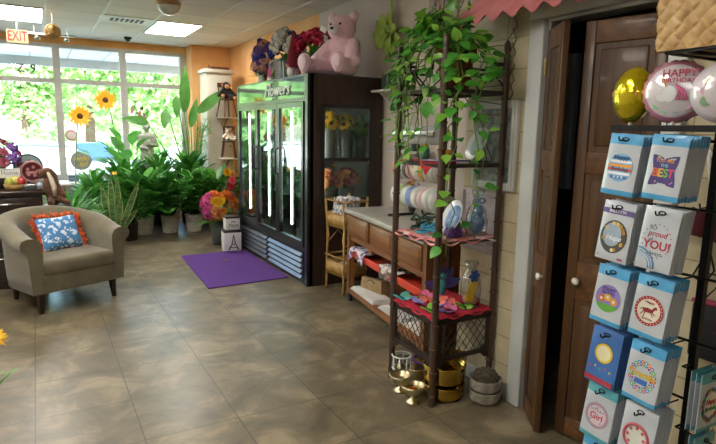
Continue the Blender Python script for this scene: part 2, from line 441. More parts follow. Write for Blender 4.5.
# ceiling hung things
t = thing('exit_sign', 'red letter EXIT sign hung from ceiling above left window', 'exit sign', (-.13, 9.0, 2.85))
MB(pm('sign_panel_tan', '#8f7654', '#82694a', 5, .8)).box(-.125, .125, -.02, .02, -.29, -.12).build('panel', t)
m = MB(pm('sign_red', '#8f0212', '#80010e', 5, .8)); m.text('EXIT', .18, frame_mat((0, -.02, -.205), (1, 0, 0), (0, 0, 1)), .004, bold=.014, sx=.62); m.build('lettering', t)
MB(SILVER).cyl((0, 0, -.12), (0, 0, 0), .008).build('stem', t)
t = thing('hanging_ball', 'round woven tan ball hung from the ceiling right of EXIT sign', 'hanging ball', (.26, 8.0, 2.61))
m = MB(pm('tan_wicker', '#c9a468', '#a8803f', 22, .7, bump=.6)); m.ell((0, 0, 0), .085, 20, 14)
for i in range(9):
    R = Euler((rnd(0, PI), rnd(0, PI), rnd(0, PI))).to_matrix(); m.torus((0, 0, 0), .087, .006, 24, 5, R)
m.build('ball', t); MB(SILVER).cyl((0, 0, .085), (0, 0, .24), .003, n=6).build('cord', t)
t = thing('track_light', 'small track rail with two spot lamps beside the woven ball', 'track light', (.27, 9.1, 2.85))
MB(SILVER).box(-.3, .3, -.012, .012, -.14, -.12).build('rail', t)
m = MB(SILVER); m.cyl((-.2, 0, -.12), (-.2, 0, 0), .006, n=6); m.cyl((.2, 0, -.12), (.2, 0, 0), .006, n=6); m.build('stem', t)
for x in (-.17, .19):
    m = MB(SILVER); m.lathe([(.015, .05), (.03, .04), (.04, 0), (.035, 0), (.01, .03)], 12, (x, 0, -.2)); m.cyl((x, 0, -.15), (x, 0, -.12), .006, n=6); m.build('spot_lamp', t)
t = thing('ceiling_globe', 'pale globe lamp with tan cap hanging at top edge of photo', 'lamp', (1.33, 6.5, 2.85))
m = MB(pm('globe_glass', '#dcd8cc', '#b9b3a0', 8, .25, coat=.4)); m.ell((0, 0, -.075), (.12, .12, .095), 20, 12); m.build('globe', t)
m = MB(pm('globe_cap', '#b8935a', '#9a7844', 8, .4)); m.lathe([(.125, -.075), (.127, -.04), (.1, -.01), (.06, 0)], 24); m.build('cap', t)
m = MB(pm('camera_black', '#2b2a2a', '#1e1d1d', 6, .4))
t = thing('security_camera', 'small dark security camera fixed to ceiling edge near the vent', 'camera', (1.33, 9.6, 2.85))
m.box(-.05, .05, -.05, .05, -.03, 0); m.build('mount', t)
m = MB(pm('camera_grey', '#5c5a58', '#4a4846', 6, .4)); m.lathe([(0, -.07), (.03, -.06), (.04, -.03), (.035, -.03)], 12); m.build('dome', t)
# ------------------------------------------------------------------ outside
asph = pm('pale_concrete', '#b2b0ab', '#a3a19b', .8, .9, bump=.1, detail=8)
struct(MB(asph).box(-60, 60, 10.4, 13.6, -.45, -.1).build('floor_outside_pavement'))
struct(MB(asph).box(-60, 60, 13.6, 90, -.45, -.35).build('floor_outside_road'))
soff = brick_mat('soffit_panel', '#e6e6e4', '#dededc', '#a8a8a6', .61, 1.2, .012, ('X', 'Y'), (0, 0), rough=.8, stagger=0, nscale=20, bump=.05)
struct(MB(soff).box(-8, 8, 10.4, 12.4, 2.74, 2.8).build('ceiling_outside_canopy'))
struct(MB(pm('canopy_fascia', '#dcdcda', '#cfcfcd', 3, .5)).box(-8, 8, 12.4, 12.48, 2.58, 2.86).build('trim_canopy_fascia'))
pc = MB(pm('canopy_post_paint', '#dcdcd8', '#cfcfca', 4, .5)); pc.box(-1.7, -1.55, 12.42, 12.57, -.1, 2.6); tag(pc.build('canopy_post'), 'white square post holding up the canopy outside the window', 'post')
gr = pm('grass_verge', '#7da05a', '#98b56a', 3, .9, bump=.5)
tag(MB(gr).box(-40, 40, 55, 80, -.35, -.2).build('grass'), 'strip of sunlit grass beyond the road', 'grass', None, 'stuff')
# trees
bark = pm('tree_bark', '#6e5a48', '#584636', 9, .9, bump=.5)
def crown_mesh(nm, mats, rx, rz, n, seed, ls=.34, blobs=7):
    rr = random.Random(seed); m = MB()
    cs = [(V((rr.uniform(-.55, .55)*rx, rr.uniform(-.55, .55)*rx, rr.uniform(-.45, .5)*rz)), rr.uniform(.45, .7)) for _ in range(blobs)] + [(V((0, 0, 0)), .75)]
    for i in range(n):
        c, s = cs[rr.randrange(len(cs))]
        d = V((rr.gauss(0, 1), rr.gauss(0, 1), rr.gauss(0, 1))).normalized()
        q = rr.uniform(.6, 1)
        p = c + V((d.x*rx*s*q, d.y*rx*s*q, d.z*rz*s*q))
        m.use(mats[rr.randrange(len(mats))])
        a = V((rr.gauss(0, 1), rr.gauss(0, 1), rr.gauss(0, 1))).normalized(); b = a.orthogonal().normalized(); l = ls*rr.uniform(.6, 1.3)
        b = (b*math.cos(rr.uniform(0, 6.28)) + a.cross(b)*math.sin(rr.uniform(0, 6.28)))
        c2 = a.cross(b)
        m.add([p - b*l*.6, p + c2*l*.3 + a*l*.08, p + b*l*.6, p - c2*l*.3 + a*l*.08], [(0, 1, 2, 3)])
    return m.mesh(nm)
L1 = pm('tree_leaf_bright', '#a9cb7c', '#93ba68', 2, .6, thin=.3); L2 = pm('tree_leaf_fresh', '#c0d99a', '#abcd80', 2, .6, thin=.3); L3 = pm('tree_leaf_dark', '#6b9a55', '#7aa862', 2, .6, thin=.3)  # three leaf greens, the last the darkest, picked at random per leaf
crA = crown_mesh('foliage', [L1, L2, L3], 3.2, 2.8, 7000, 1, .28)
crB = crown_mesh('foliage', [L1, L2, L2], 3.0, 3.4, 7000, 2, .28)
crC = crown_mesh('foliage', [L3, L1], .9, .8, 1300, 3, .17)
tm = MB(bark); tm.tube([(0, 0, -1.2), (.1, 0, .8), (-.05, .1, 2.2), (.05, 0, 4)], [.28, .2, .16, .08], 9)
for a in range(4): tm.tube([(0, .05, 1.9), (math.cos(a*1.6)*.9, math.sin(a*1.6)*.9, 3.6)], [.1, .03], 6)
tmesh = tm.mesh('trunk')
TREES = [(-4.6, 27, 1.0, 'B', 'bright green tree outside behind the left window pane'), (4.2, 27.5, 1.0, 'A', 'broad green tree outside behind the two sunflowers'),
         (13, 27, 1.0, 'B', 'green tree outside at the right edge of the windows'), (-.4, 36.5, 1.15, 'A', 'green tree across the road behind the octagonal sign'),
         (9.4, 36.5, 1.15, 'B', 'green tree across the road behind the statue'), (-10.5, 37, 1.15, 'A', 'tree across the road at far left'),
         (3.6, 48, 1.5, 'B', 'tallest tree in the distance behind the sunflowers'), (-8.5, 49, 1.5, 'A', 'large distant tree at left outside'), (16.5, 48, 1.5, 'A', 'large distant tree at right outside')]
for x, y, s, k, lb in TREES:
    t = thing('tree', lb, 'tree', (x, y, -.35), rnd(0, 6), 'trees outside the shop window')
    inst(crA if k == 'A' else crB, 'foliage', t, (0, 0, 3.6*s), (0, 0, 0), s)
    inst(tmesh, 'trunk', t, (0, 0, 1.2*s), (0, 0, 0), s)
SHR = [(-2.7, 20.6, 1.3, 'round clipped shrub outside left of the road sign'), (.1, 21.5, 1.3, 'round clipped shrub outside behind the octagonal sign'), (2.95, 21, 1.3, 'dark round shrub outside behind right sunflower stem'), (1.15, 13.2, .40, 'low bush outside just beyond the window sill, left one'), (1.95, 13.1, .40, 'low bush outside just beyond the window sill, right one'), (5.6, 20.5, 1.4, 'round shrub outside behind the statue')]
for x, y, s, lb in SHR:
    t = thing('shrub', lb, 'shrub', (x, y, -.1 if y < 13.6 else -.35), rnd(0, 6), 'clipped shrubs outside')
    inst(crC, 'foliage', t, (0, 0, .72*s), (0, 0, 0), s)
    m = MB(bark)
    for a in range(3): m.tube([(0.03*a*s, 0, 0), (math.cos(a*2.1)*.2*s, math.sin(a*2.1)*.2*s, .6*s)], [.03*s, .015*s], 5)
    m.build('stem', t)
# parked car
def car(loc, rz, paint, label):
    t = thing('car', label, 'car', loc, rz)
    m = MB(paint)
    prof = [(-2.1, .35), (-2.15, .75), (-1.5, .9), (-.75, .96), (-.25, 1.4), (1.2, 1.42), (1.75, 1.0), (2.1, .9), (2.12, .35)]
    ws = [.78, .82, .86, .86, .66, .64, .82, .8, .78]
    vs = []
    for (x, z), w in zip(prof, ws): vs += [(x, -w, z), (x, w, z)]
    n = len(prof)
    fs = [(2*i, 2*i+2, 2*i+3, 2*i+1) for i in range(n-1)] + [(2*n-2, 0, 1, 2*n-1)] + [tuple(2*i for i in range(n))[::-1], tuple(2*i+1 for i in range(n))]
    m.add(vs, fs); m.build('body', t, bevel=.06)
    g = MB(pm('car_glass', '#12357a', '#0f2e6c', 3, .4))
    g.add([(-.74, -.74, 1.0), (-.74, .74, 1.0), (-.3, .62, 1.38), (-.3, -.62, 1.38)], [(0, 1, 2, 3)])
    for k in range(4): g.v[k] = (g.v[k][0]-.03, g.v[k][1], g.v[k][2]+.03)
    g.build('windscreen', t)
    for s in (-1, 1):
        g = MB(pm('car_side_glass', '#3c4550', '#303843', 3, .1)); y = .79*s
        g.add([(-.55, y, 1.0), (1.5, .8*s, 1.0), (1.15, .675*s, 1.36), (-.2, .69*s, 1.36)], [(0, 1, 2, 3)]); g.build('side_window', t)
    wm = MB(pm('tyre_rubber', '#232323', '#1b1b1b', 9, .8)); wm.cyl((0, -.1, 0), (0, .1, 0), .32, n=18)
    wm.use(SILVER); wm.cyl((0, -.105, 0), (0, .105, 0), .18, n=12); me = wm.mesh('wheel')
    for x in (-1.3, 1.35):
        for y in (-.78, .78): inst(me, 'wheel', t, (x, y, .32))
    return t
car((.9, 15.9, -.35), math.radians(143), pm('car_silver', '#d5d7da', '#c9cbce', 4, .25, .3, coat=.6), 'silver car parked outside beneath the left sunflower')
car((-3.6, 17.6, -.35), math.radians(10), pm('car_white', '#e6e6e4', '#dcdcda', 4, .25, coat=.6), 'white car parked outside beyond the left window')
# street signs
t = thing('road_sign', 'back of an octagonal grey road sign on a post outside left window', 'road sign', (.29, 18, -.35))
m = MB(pm('sign_grey_back', '#8f979f', '#848c94', 4, .5)); m.cyl((0, -.01, 1.83), (0, .01, 1.83), .19, n=8); m.build('plate', t)
m = MB(SILVER); m.cyl((0, .03, 0), (0, .03, 2.15), .03, n=8); m.build('post', t)
t = thing('shop_board', 'white street board with faint violet writing outside at far left', 'sign', (-.75, 18, -.35))
m = MB(WHITE); m.box(-.55, .42, -.03, .03, 1.63, 1.93); m.build('board', t)
m = MB(pm('sign_violet', '#7d4a90', '#6d3c80', 4, .5)); m.text('FLORIST', .2, frame_mat((-.06, -.031, 1.78), (1, 0, 0), (0, 0, 1)), .004); m.build('lettering', t)
m = MB(WHITE); m.cyl((-.45, .04, 0), (-.45, .04, 1.85), .03, n=8); m.cyl((.33, .04, 0), (.33, .04, 1.85), .03, n=8); m.build('post', t)
pm_post = MB(WHITE); pm_post.cyl((0, 0, 0), (0, 0, 1.35), .04, n=8); pm_post.ell((0, 0, 1.35), .05, 8, 5); pme = pm_post.mesh('bollard')
for i, x in enumerate((-.32, -.08, .62)):
    tag(inst(pme, 'bollard', None, (x, 19.3, -.35)), 'thin white post outside near the octagonal sign', 'post', 'white posts outside')
t = thing('road_sign', 'small red round sign low outside right of the octagonal sign', 'road sign', (-.05, 19.0, -.35))
m = MB(pm('sign_coral', '#d8685e', '#c9584e', 4, .5)); m.cyl((0, -.01, 1.15), (0, .01, 1.15), .14, n=16); m.build('plate', t)
m = MB(SILVER); m.cyl((0, .03, 0), (0, .03, 1.25), .02, n=8); m.build('post', t)
# stickers / hanging signs at the window
t = thing('window_sign', 'round grey sign with gold script hanging in the window', 'window sign', (.61, 10.12, .93))
m = MB(pm('sign_grey', '#8e8d80', '#7e7d70', 6, .6)); m.cyl((0, -.012, 0), (0, .012, 0), .155, n=30); m.build('disc', t)
m = MB(pm('sign_gold', '#e0c04a', '#cfae3a', 6, .4)); T = frame_mat((0, -.012, .035), (1, 0, 0), (0, 0, 1)); m.text('hello', .11, T, .004, shear=.4); m.text('fall', .11, frame_mat((.02, -.012, -.06), (1, 0, 0), (0, 0, 1)), .004, shear=.4); m.build('lettering', t)
MB(SILVER).tube([(-.05, 0, .145), (-.02, 0.05, .62), (.0, .08, 1.21)], .0025, 5).build('cord', t)
t = thing('window_sticker', 'round pink sticker on the window left of lower sunflower', 'sticker', (.5, 10.244, 1.33))
m = MB(pm('sticker_pink', '#d98ba0', '#cc7a92', 5, .5)); m.torus((0, 0, 0), .075, .014, 24, 6, rot_to((0, -1, 0))); m.build('ring', t)
m = MB(pm('sticker_pale', '#efe0e2', '#e6d3d7', 5, .5)); m.cyl((0, .002, 0), (0, -.004, 0), .066, n=24); m.build('disc', t)
# reversed number decals on the transom glass
m = MB(pm('decal_violet', '#7a6a92', '#6a5a84', 5, .5))
m.text('Z', .17, frame_mat((-.14, 10.244, 2.34), (1, 0, 0), (0, 0, 1)), .003, bold=.01)
tag(m.build('number_decal'), 'violet Z shaped numeral on the transom glass under the EXIT sign', 'window decal')
m = MB(pm('decal_dark', '#45454c', '#3a3a42', 5, .5))
m.text('9', .17, frame_mat((.03, 10.244, 2.34), (1, 0, 0), (0, 0, 1)), .003, bold=.02)
tag(m.build('number_decal'), 'dark rounded numeral on the transom glass right of the violet one', 'window decal')
# ------------------------------------------------------------------ helpers for soft bodies, flowers
def wmb(t, mat):
    """mesh builder that takes world coordinates and stores them relative to thing t"""
    m = MB(mat); m.M = Matrix.Translation(-V(t.location)); return m
def blob(name, parts, mat, parent=None, loc=None, voxel=.012, smooth=4, bump=0):
    m = MB(mat)
    for p in parts:
        c, r = p[0], p[1]; R = Euler(p[2]).to_matrix() if len(p) > 2 else None
        m.ell(c, r, 16, 10, R)
    o = m.build(name, parent, loc)
    r = o.modifiers.new('Remesh', 'REMESH'); r.mode = 'VOXEL'; r.voxel_size = voxel; r.use_smooth_shade = True
    s = o.modifiers.new('Smooth', 'SMOOTH'); s.factor = .5; s.iterations = smooth
    return o
def capsule(p0, p1, r0, r1, n=5):
    p0, p1 = V(p0), V(p1)
    return [(p0.lerp(p1, i/(n-1)), r0+(r1-r0)*i/(n-1)) for i in range(n)]

_BL = {}
def bloom(kind, mat, mat2=None):
    """unit-radius flower head meshes, facing +Z"""
    k = (kind, mat.name)
    if k in _BL: return _BL[k]
    m = MB(mat); rr = random.Random(len(_BL)+3)
    def petals(n, L, W, el, off=0, base=.05, droop=.3, z=0, cup=.3):
        for i in range(n):
            a = 2*PI*i/n + off + rr.uniform(-.1, .1); e = el + rr.uniform(-.1, .1)
            d = V((math.cos(a)*math.cos(e), math.sin(a)*math.cos(e), math.sin(e)))
            m.leaf(V((math.cos(a)*base, math.sin(a)*base, z)), d, (0, 0, 1), L, W, droop, cup, 3, shape=.7)
    if kind == 'daisy':
        petals(16, .95, .26, .12, droop=.15, cup=.1); petals(14, .8, .24, .3, .2, droop=.15, z=.02, cup=.1)
        m.use(mat2); m.ell((0, 0, .05), (.26, .26, .13), 14, 6, amp=.15, fr=9)
    elif kind == 'ruffle':
        petals(9, .85, .62, .15, droop=.5); petals(8, .75, .55, .55, .3, droop=.5, z=.06); petals(7, .6, .5, .95, .1, droop=.6, z=.08); petals(5, .5, .42, 1.3, .2, droop=.7, z=.1)
    elif kind == 'rose':
        petals(6, .8, .85, .5, droop=.75, cup=.5); petals(5, .75, .75, .9, .5, droop=.8, cup=.6, z=.02); petals(4, .7, .6, 1.2, .2, droop=.6, cup=.7, z=.05); m.ell((0, 0, .35), (.22, .22, .3), 8, 5)
    elif kind == 'lily':
        petals(6, 1.0, .4, .5, droop=.9)
        m.use(mat2 or mat); m.tube([(0, 0, 0), (0, 0, .5)], .05, 5)
    elif kind == 'cluster':
        m.ell((0, 0, .05), (.5, .5, .46), 10, 7)
        for i in range(22):
            d = V((rr.gauss(0, 1), rr.gauss(0, 1), abs(rr.gauss(0, 1)))).normalized()
            for q in range(5):
                a = q*1.257; s = d.orthogonal().normalized(); s2 = d.cross(s); dd = s*math.cos(a)+s2*math.sin(a)
                m.leaf(d*.65, dd*.9+d*.3, d, .38, .3, .3, .2, 2)
    me = m.mesh('blossom'); _BL[k] = me; return me
def face(d):
    return V(d).to_track_quat('Z', 'Y').to_euler()
def arrangement(t, spec, c, spread, n, seed, down=.1, rs=(.04, .05), out=None):
    """put n blossoms from spec [(mesh, size)] on a dome around c in thing t's frame"""
    rr = random.Random(seed)
    for i in range(n):
        me, s = spec[i % len(spec)]
        a = 2.4*i + rr.uniform(-.3, .3); e = math.asin(min(1, -down + (1+down)*((i+.5)/n)))
        d = V((math.cos(a)*math.cos(e), math.sin(a)*math.cos(e), math.sin(e)))
        q = rr.uniform(.85, 1.05)
        inst(me, 'blossom', t, V(c)+V((d.x*spread[0], d.y*spread[1], d.z*spread[2]))*q, face(d + V((0, 0, .2))), s*rr.uniform(.85, 1.15))
def greens(m, c, n, L, W, seed, up=.5, droop=.5):
    rr = random.Random(seed)
    for i in range(n):
        a = rr.uniform(0, 6.283); e = rr.uniform(up-.6, up+.6)
        m.leaf(V(c)+V((rr.uniform(-.02, .02), rr.uniform(-.02, .02), 0)), (math.cos(a)*math.cos(e), math.sin(a)*math.cos(e), math.sin(e)), (0, 0, 1), L*rr.uniform(.7, 1.2), W, droop, .2, 4)
P_ = lambda n, a, b: pm('petal_'+n, a, b, 12, .6)
pY = P_('yellow', '#f2c413', '#e0a60a'); pYc = pm('flower_centre', '#5a3a18', '#3c260f', 30, .9); pO = P_('orange', '#ef7d22', '#f09a35'); pPe = P_('peach', '#f3a562', '#efb67c'); pM = P_('magenta', '#d2418f', '#e06aa8')
pR = P_('red', '#c8203c', '#dc3a58'); pPk = P_('pink', '#e5486e', '#d8305a'); pW = P_('white', '#efeee6', '#dcdcd0'); pB = P_('blue', '#31389a', '#4650b4'); pPu = P_('purple', '#6d4a98', '#8b64b0'); pDP = P_('dusty', '#c9798a', '#a84a5c')

# ------------------------------------------------------------------ cooler
t = thing('display_cooler', 'tall black three door glass flower cooler with silver lettered header', 'cooler', (2.575, 5.79, 0))
lam = wood('cooler_laminate', '#3b2a22', '#2c1f19', 'Z', 5, .5, .05); blk = pm('cooler_black', '#101113', '#17181b', 5, .3, coat=.2)
lin_m = pm('cooler_liner', '#5a625f', '#4e5653', 2, .5)
X0, X1, Y0, Y1 = 2.17, 2.98, 4.76, 6.82
m = wmb(t, lam)
m.box(X0+.03, 2.33, Y0, Y0+.04, 0, 2.0); m.box(2.84, X1, Y0, Y0+.04, 0, 2.0); m.box(2.33, 2.84, Y0, Y0+.04, 0, .84); m.box(2.33, 2.84, Y0, Y0+.04, 1.71, 2.0)
m.build('side_panel', t)
m = wmb(t, lam); m.box(X0+.03, X1, Y1-.04, Y1, 0, 2.0); m.build('side_panel', t)
m = wmb(t, lin_m); m.box(X1-.03, X1, Y0+.04, Y1-.04, .3, 1.97); m.box(X0+.06, X1-.03, Y0+.041, Y1-.041, .30, .34); m.box(X0+.06, X1-.03, Y0+.041, Y1-.041, 1.80, 1.84)
m.build('liner', t)
m = wmb(t, blk); m.box(X0+.03, X1, Y0+.04, Y1-.04, 1.97, 2.0)
m.box(X0, X0+.06, Y0, Y0+.07, 0, 2.0); m.box(X0, X0+.06, Y1-.05, Y1, 0, 2.0); m.box(X0, X0+.06, Y0+.07, Y1-.05, 1.755, 1.79); m.box(X0, X0+.06, Y0+.07, Y1-.05, .33, .37); m.box(X0+.02, X0+.06, Y0+.07, Y1-.05, 0, .33)
m.box(X0, X0+.06, Y0+.07, Y1-.05, 1.985, 2.0)
m.build('front_frame', t)
mir = pm('mirror_silver', '#6f777b', '#62696d', 2, .07, 1)
m = wmb(t, mir); m.box(X0+.005, X0+.055, Y0+.07, Y1-.05, 1.79, 1.985); hd = m.build('header_panel', t)
m = wmb(t, pm('letter_white', '#eef2f2', '#e0e6e6', 4, .3)); m.text('Flowers', .185, frame_mat((X0+.004, 5.52, 1.885), (0, -1, 0), (0, 0, 1)), .012, shear=.3, bold=.006, sx=1.15); m.build('lettering', hd)
cg = glass_mat('cooler_glass', '#e6f3f2', 1.5)
hb = pm('handle_black', '#1a1b1e', '#222327', 6, .35)
dy = (Y1-.05-(Y0+.07))/3
led = bpy.data.materials.new('led_tube'); led.use_nodes = True; _b = led.node_tree.nodes['Principled BSDF']
_n = led.node_tree.nodes.new('ShaderNodeTexNoise'); _r = led.node_tree.nodes.new('ShaderNodeMapRange'); _r.inputs['To Min'].default_value = 6; _r.inputs['To Max'].default_value = 7
led.node_tree.links.new(_n.outputs['Fac'], _r.inputs['Value']); led.node_tree.links.new(_r.outputs['Result'], _b.inputs['Emission Strength'])
_b.inputs['Emission Color'].default_value = (1, .96, .86, 1)
for k in range(3):
    a = Y0+.07+dy*k; b = a+dy; fr = .045
    m = wmb(t, blk)
    m.box(X0-.012, X0+.028, a+.004, a+fr, .375, 1.75); m.box(X0-.012, X0+.028, b-fr, b-.004, .375, 1.75); m.box(X0-.012, X0+.028, a+fr, b-fr, .375, .43); m.box(X0-.012, X0+.028, a+fr, b-fr, 1.70, 1.75)
    d = m.build('door', t)
    m = wmb(t, cg); m.box(X0+.004, X0+.010, a+fr, b-fr, .43, 1.70); m.build('glass', d)
    hy = b-.03 if k < 2 else a+.03
    m = wmb(t, hb); m.tube([(X0-.012, hy, 1.30), (X0-.045, hy, 1.29), (X0-.045, hy, 1.05), (X0-.012, hy, 1.04)], .011, 8); m.build('handle', d)
    m = wmb(t, led); yc = b-.17; m.cyl((X0+.075, yc, .52), (X0+.075, yc, 1.67), .008, n=10); m.build('light_tube', t)
    m = wmb(t, blk); m.box(X0+.089, X0+.115, yc-.02, yc+.02, .34, 1.80); m.build('light_mount', t)
m = wmb(t, led); m.cyl((2.30, 4.835, .86), (2.30, 4.835, 1.68), .022, n=10); m.build('light_tube', t)  # extra tube behind the window frame, added to brighten the side window contents
sl = pm('grille_steel', '#7d8794', '#6a7480', 4, .28, .85)
for a, b in ((Y0+.08, 5.775), (5.795, Y1-.06)):
    m = wmb(t, blk); m.box(X0-.004, X0+.02, a, b, .03, .325); g = m.build('grille', t)
    for z in (.055, .11, .165, .22, .275):
        m = wmb(t, sl)
        m.add([(X0-.004, a+.02, z+.034), (X0-.004, b-.02, z+.034), (X0-.028, b-.02, z+.008), (X0-.028, a+.02, z+.008), (X0-.004, a+.02, z-.002), (X0-.004, b-.02, z-.002)],
              [(0, 1, 2, 3), (3, 2, 5, 4), (0, 3, 4), (1, 5, 2)])
        m.build('louvre', g)
m = wmb(t, blk); m.box(2.31, 2.345, Y0-.012, Y0, .82, 1.73); m.box(2.825, 2.86, Y0-.012, Y0, .82, 1.73); m.box(2.345, 2.825, Y0-.012, Y0, .82, .85); m.box(2.345, 2.825, Y0-.012, Y0, 1.70, 1.73); m.box(2.345, 2.825, Y0-.012, Y0, 1.20, 1.235)
sw = m.build('side_window_frame', t)
m = wmb(t, glass_mat('side_glass', '#dfe6e2', 1.2)); m.box(2.345, 2.825, Y0+.01, Y0+.014, .85, 1.20); m.box(2.345, 2.825, Y0+.01, Y0+.014, 1.235, 1.70); m.build('side_pane', sw)
sh = pm('wire_shelf', '#8a8d8c', '#7a7d7c', 5, .35, .6)
for z in (.80, 1.20):
    m = wmb(t, sh)
    for i in range(14): m.cyl((2.33+.045*i, Y0+.045, z), (2.33+.045*i, Y1-.045, z), .004, n=5)
    for y in (Y0+.05, 5.45, 6.1, Y1-.05): m.cyl((2.31, y, z-.006), (2.945, y, z-.006), .006, n=5)
    m.build('shelf', t)
# bunches kept cold inside
bk = pm('flower_bucket', '#7c7f80', '#6a6d6e', 5, .35, .3)
def bucket_bunch(x, y, z, spec, label, h=.24, n=12, spread=(.12, .11, .1), r=.085, grp=None, seed=1, bz=.06):
    t = thing('flower_bunch', label, 'flowers', (x, y, z), rnd(0, 6), grp)
    m = MB(bk); m.open = True; m.lathe([(r*.75, 0), (r*.8, .01), (r, h), (r-.006, h), (r*.75, .02)], 16); m.build('bucket', t)
    m = MB(MIDGREEN); greens(m, (0, 0, h-.03), 14, .16, .05, seed, .9); m.build('foliage', t)
    arrangement(t, spec, (0, 0, h+bz), spread, n, seed)
    return t
dY = bloom('daisy', pY, pYc); rD = bloom('ruffle', pDP); rP = bloom('ruffle', pPe); rW = bloom('rose', pW)
bucket_bunch(2.46, 4.93, 1.205, [(dY, .085)], 'yellow daisies in a bucket on upper shelf at cooler side window, left', .30, 10, (.1, .09, .08), seed=3)
bucket_bunch(2.65, 4.92, 1.205, [(dY, .08), (bloom('daisy', P_('lime', '#d6cf2a', '#c2b81c'), pYc), .07)], 'yellow daisies in a bucket on upper shelf at cooler side window, middle', .29, 9, (.08, .08, .08), seed=4)
t = thing('greenery_bunch', 'green filler leaves in a bucket on upper shelf right of yellow daisies', 'flowers', (2.83, 4.93, 1.205))
m = MB(bk); m.open = True; m.lathe([(.05, 0), (.065, .25), (.06, .25), (.05, .02)], 14); m.build('bucket', t)
m = MB(MIDGREEN); greens(m, (0, 0, .22), 40, .2, .06, 8, .9); m.build('foliage', t)
bucket_bunch(2.45, 4.95, .805, [(rD, .068), (rP, .06)], 'dusty pink carnations on lower shelf at cooler side window, left', .12, 22, (.12, .11, .12), seed=5)
bucket_bunch(2.70, 4.96, .805, [(rP, .068), (rD, .068)], 'peach and pink carnations on lower shelf at cooler side window, right', .12, 22, (.12, .11, .12), seed=6)
t = thing('yellow_lily', 'single yellow lily stem on lower shelf inside cooler side window', 'flowers', (2.68, 5.2, .805))
m = MB(bk); m.lathe([(.04, 0), (.05, .18), (.045, .18), (.03, .02)], 12); m.build('vase', t)
m = MB(STEM); m.tube([(0, 0, .02), (0, 0, .33)], .005, 5); m.build('stem', t); inst(bloom('lily', pY), 'blossom', t, (0, 0, .31), (0, 0, 0), .08)
for i, (y, sp, lb) in enumerate(((5.55, [(rW, .05), (rD, .05)], 'white and rose blooms in a bucket behind the right cooler door'), (6.1, [(rP, .05), (dY, .05)], 'peach and yellow blooms in a bucket behind the middle cooler door'), (6.5, [(rW, .05)], 'white roses in a bucket behind the left cooler door'))):
    bucket_bunch(2.62, y, 1.205, sp, lb, .2, 10, seed=20+i)
    bucket_bunch(2.62, y+.05, .805, sp[::-1], lb.replace('blooms', 'blooms low').replace('roses', 'roses low'), .14, 10, seed=30+i)

# ------------------------------------------------------------------ on top of the cooler
fur = pm('pink_plush', '#f3ced9', '#eabfcd', 60, .95, bump=.9, sheen=.5)
t = thing('teddy_bear', 'big pink plush teddy bear sitting on top of the cooler', 'teddy bear', (2.63, 4.955, 2.0), math.radians(-58)); t.scale = (1.12,)*3
# local frame: faces -Y
parts = [((0, .02, .17), (.135, .115, .165)), ((0, -.01, .27), (.12, .10, .10))]
for s in (-1, 1):
    parts += capsule((s*.115, -.02, .26), (s*.185, -.13, .13), .062, .06)
    parts += capsule((s*.10, -.06, .075), (s*.155, -.30, .075), .075, .066)
    parts += [((s*.16, -.345, .09), (.06, .045, .088))]
body = blob('body', parts, fur, t, voxel=.013)
hp = [((0, -.02, .405), (.128, .118, .115)), ((0, -.12, .375), (.062, .06, .048))]
for s in (-1, 1): hp += [((s*.105, .0, .50), (.05, .028, .05))]
blob('head', hp, fur, t, voxel=.012)
m = MB(pm('plush_muzzle', '#e6dade', '#d9ccd1', 40, .9, bump=.5)); m.ell((0, -.155, .37), (.05, .032, .038), 14, 9); m.build('muzzle', t)
m = MB(BLACK); m.ell((0, -.187, .383), (.018, .01, .012), 10, 6); m.build('nose', t)
for s in (-1, 1):
    m = MB(BLACK); m.ell((s*.045, -.128, .425), .011, 10, 6); m.build('eye', t)
    m = MB(pm('plush_pale_pink', '#f5dbe4', '#edd0da', 40, .9, bump=.4)); m.ell((s*.105, -.024, .50), (.03, .01, .03), 12, 6); m.build('inner_ear', t)
    m = MB(_M['plush_pale_pink']); m.ell((s*.16, -.385, .095), (.045, .012, .065), 14, 8); m.build('sole', t)
# vases of flowers
gv = pm('vase_grey_green', '#4d5f5c', '#3d4f4c', 6, .15, coat=.4)
def vase_flowers(x, y, z, label, spec, h, n, spread, seed, r=(.045, .065), vm=gv, gl=(.2, .06), bz=.08, name='vase_of_flowers'):
    t = thing(name, label, 'flowers', (x, y, z))
    m = MB(vm); m.open = True; m.lathe([(r[0], 0), (r[0]*1.03, .02), (r[1]*.95, h*.7), (r[1], h), (r[1]-.006, h), (r[0]*.9, .03)], 18); m.build('vase', t)
    m = MB(DARKGREEN); greens(m, (0, 0, h-.04), 26, gl[0], gl[1], seed, .6, .6); m.build('foliage', t)
    arrangement(t, spec, (0, 0, h+bz), spread, n, seed, .25)
    return t
cW = bloom('cluster', pW); cB = bloom('cluster', pB); rPk = bloom('rose', pPk); rR = bloom('rose', pR)
vase_flowers(2.50, 6.03, 2.0, 'grey vase of white and blue silk flowers on top of the cooler', [(cW, .08), (cB, .07), (cW, .075), (cB, .06), (cW, .07)], .27, 26, (.17, .17, .2), 41, (.04, .062))
vase_flowers(2.50, 5.30, 2.0, 'dark vase of hot pink roses beside the pink teddy bear', [(rPk, .085), (rPk, .075), (rR, .07)], .25, 24, (.16, .15, .15), 42, (.05, .062), bz=.07)
vase_flowers(2.45, 6.66, 2.0, 'tall narrow vase of purple blooms at far end of cooler top', [(bloom('cluster', pPu), .075), (cB, .06), (bloom('cluster', pPe), .05)], .14, 24, (.1, .1, .24), 43, (.03, .045), vm=pm('vase_tan', '#8d7a55', '#77663f', 6, .4), gl=(.22, .04), bz=.17)
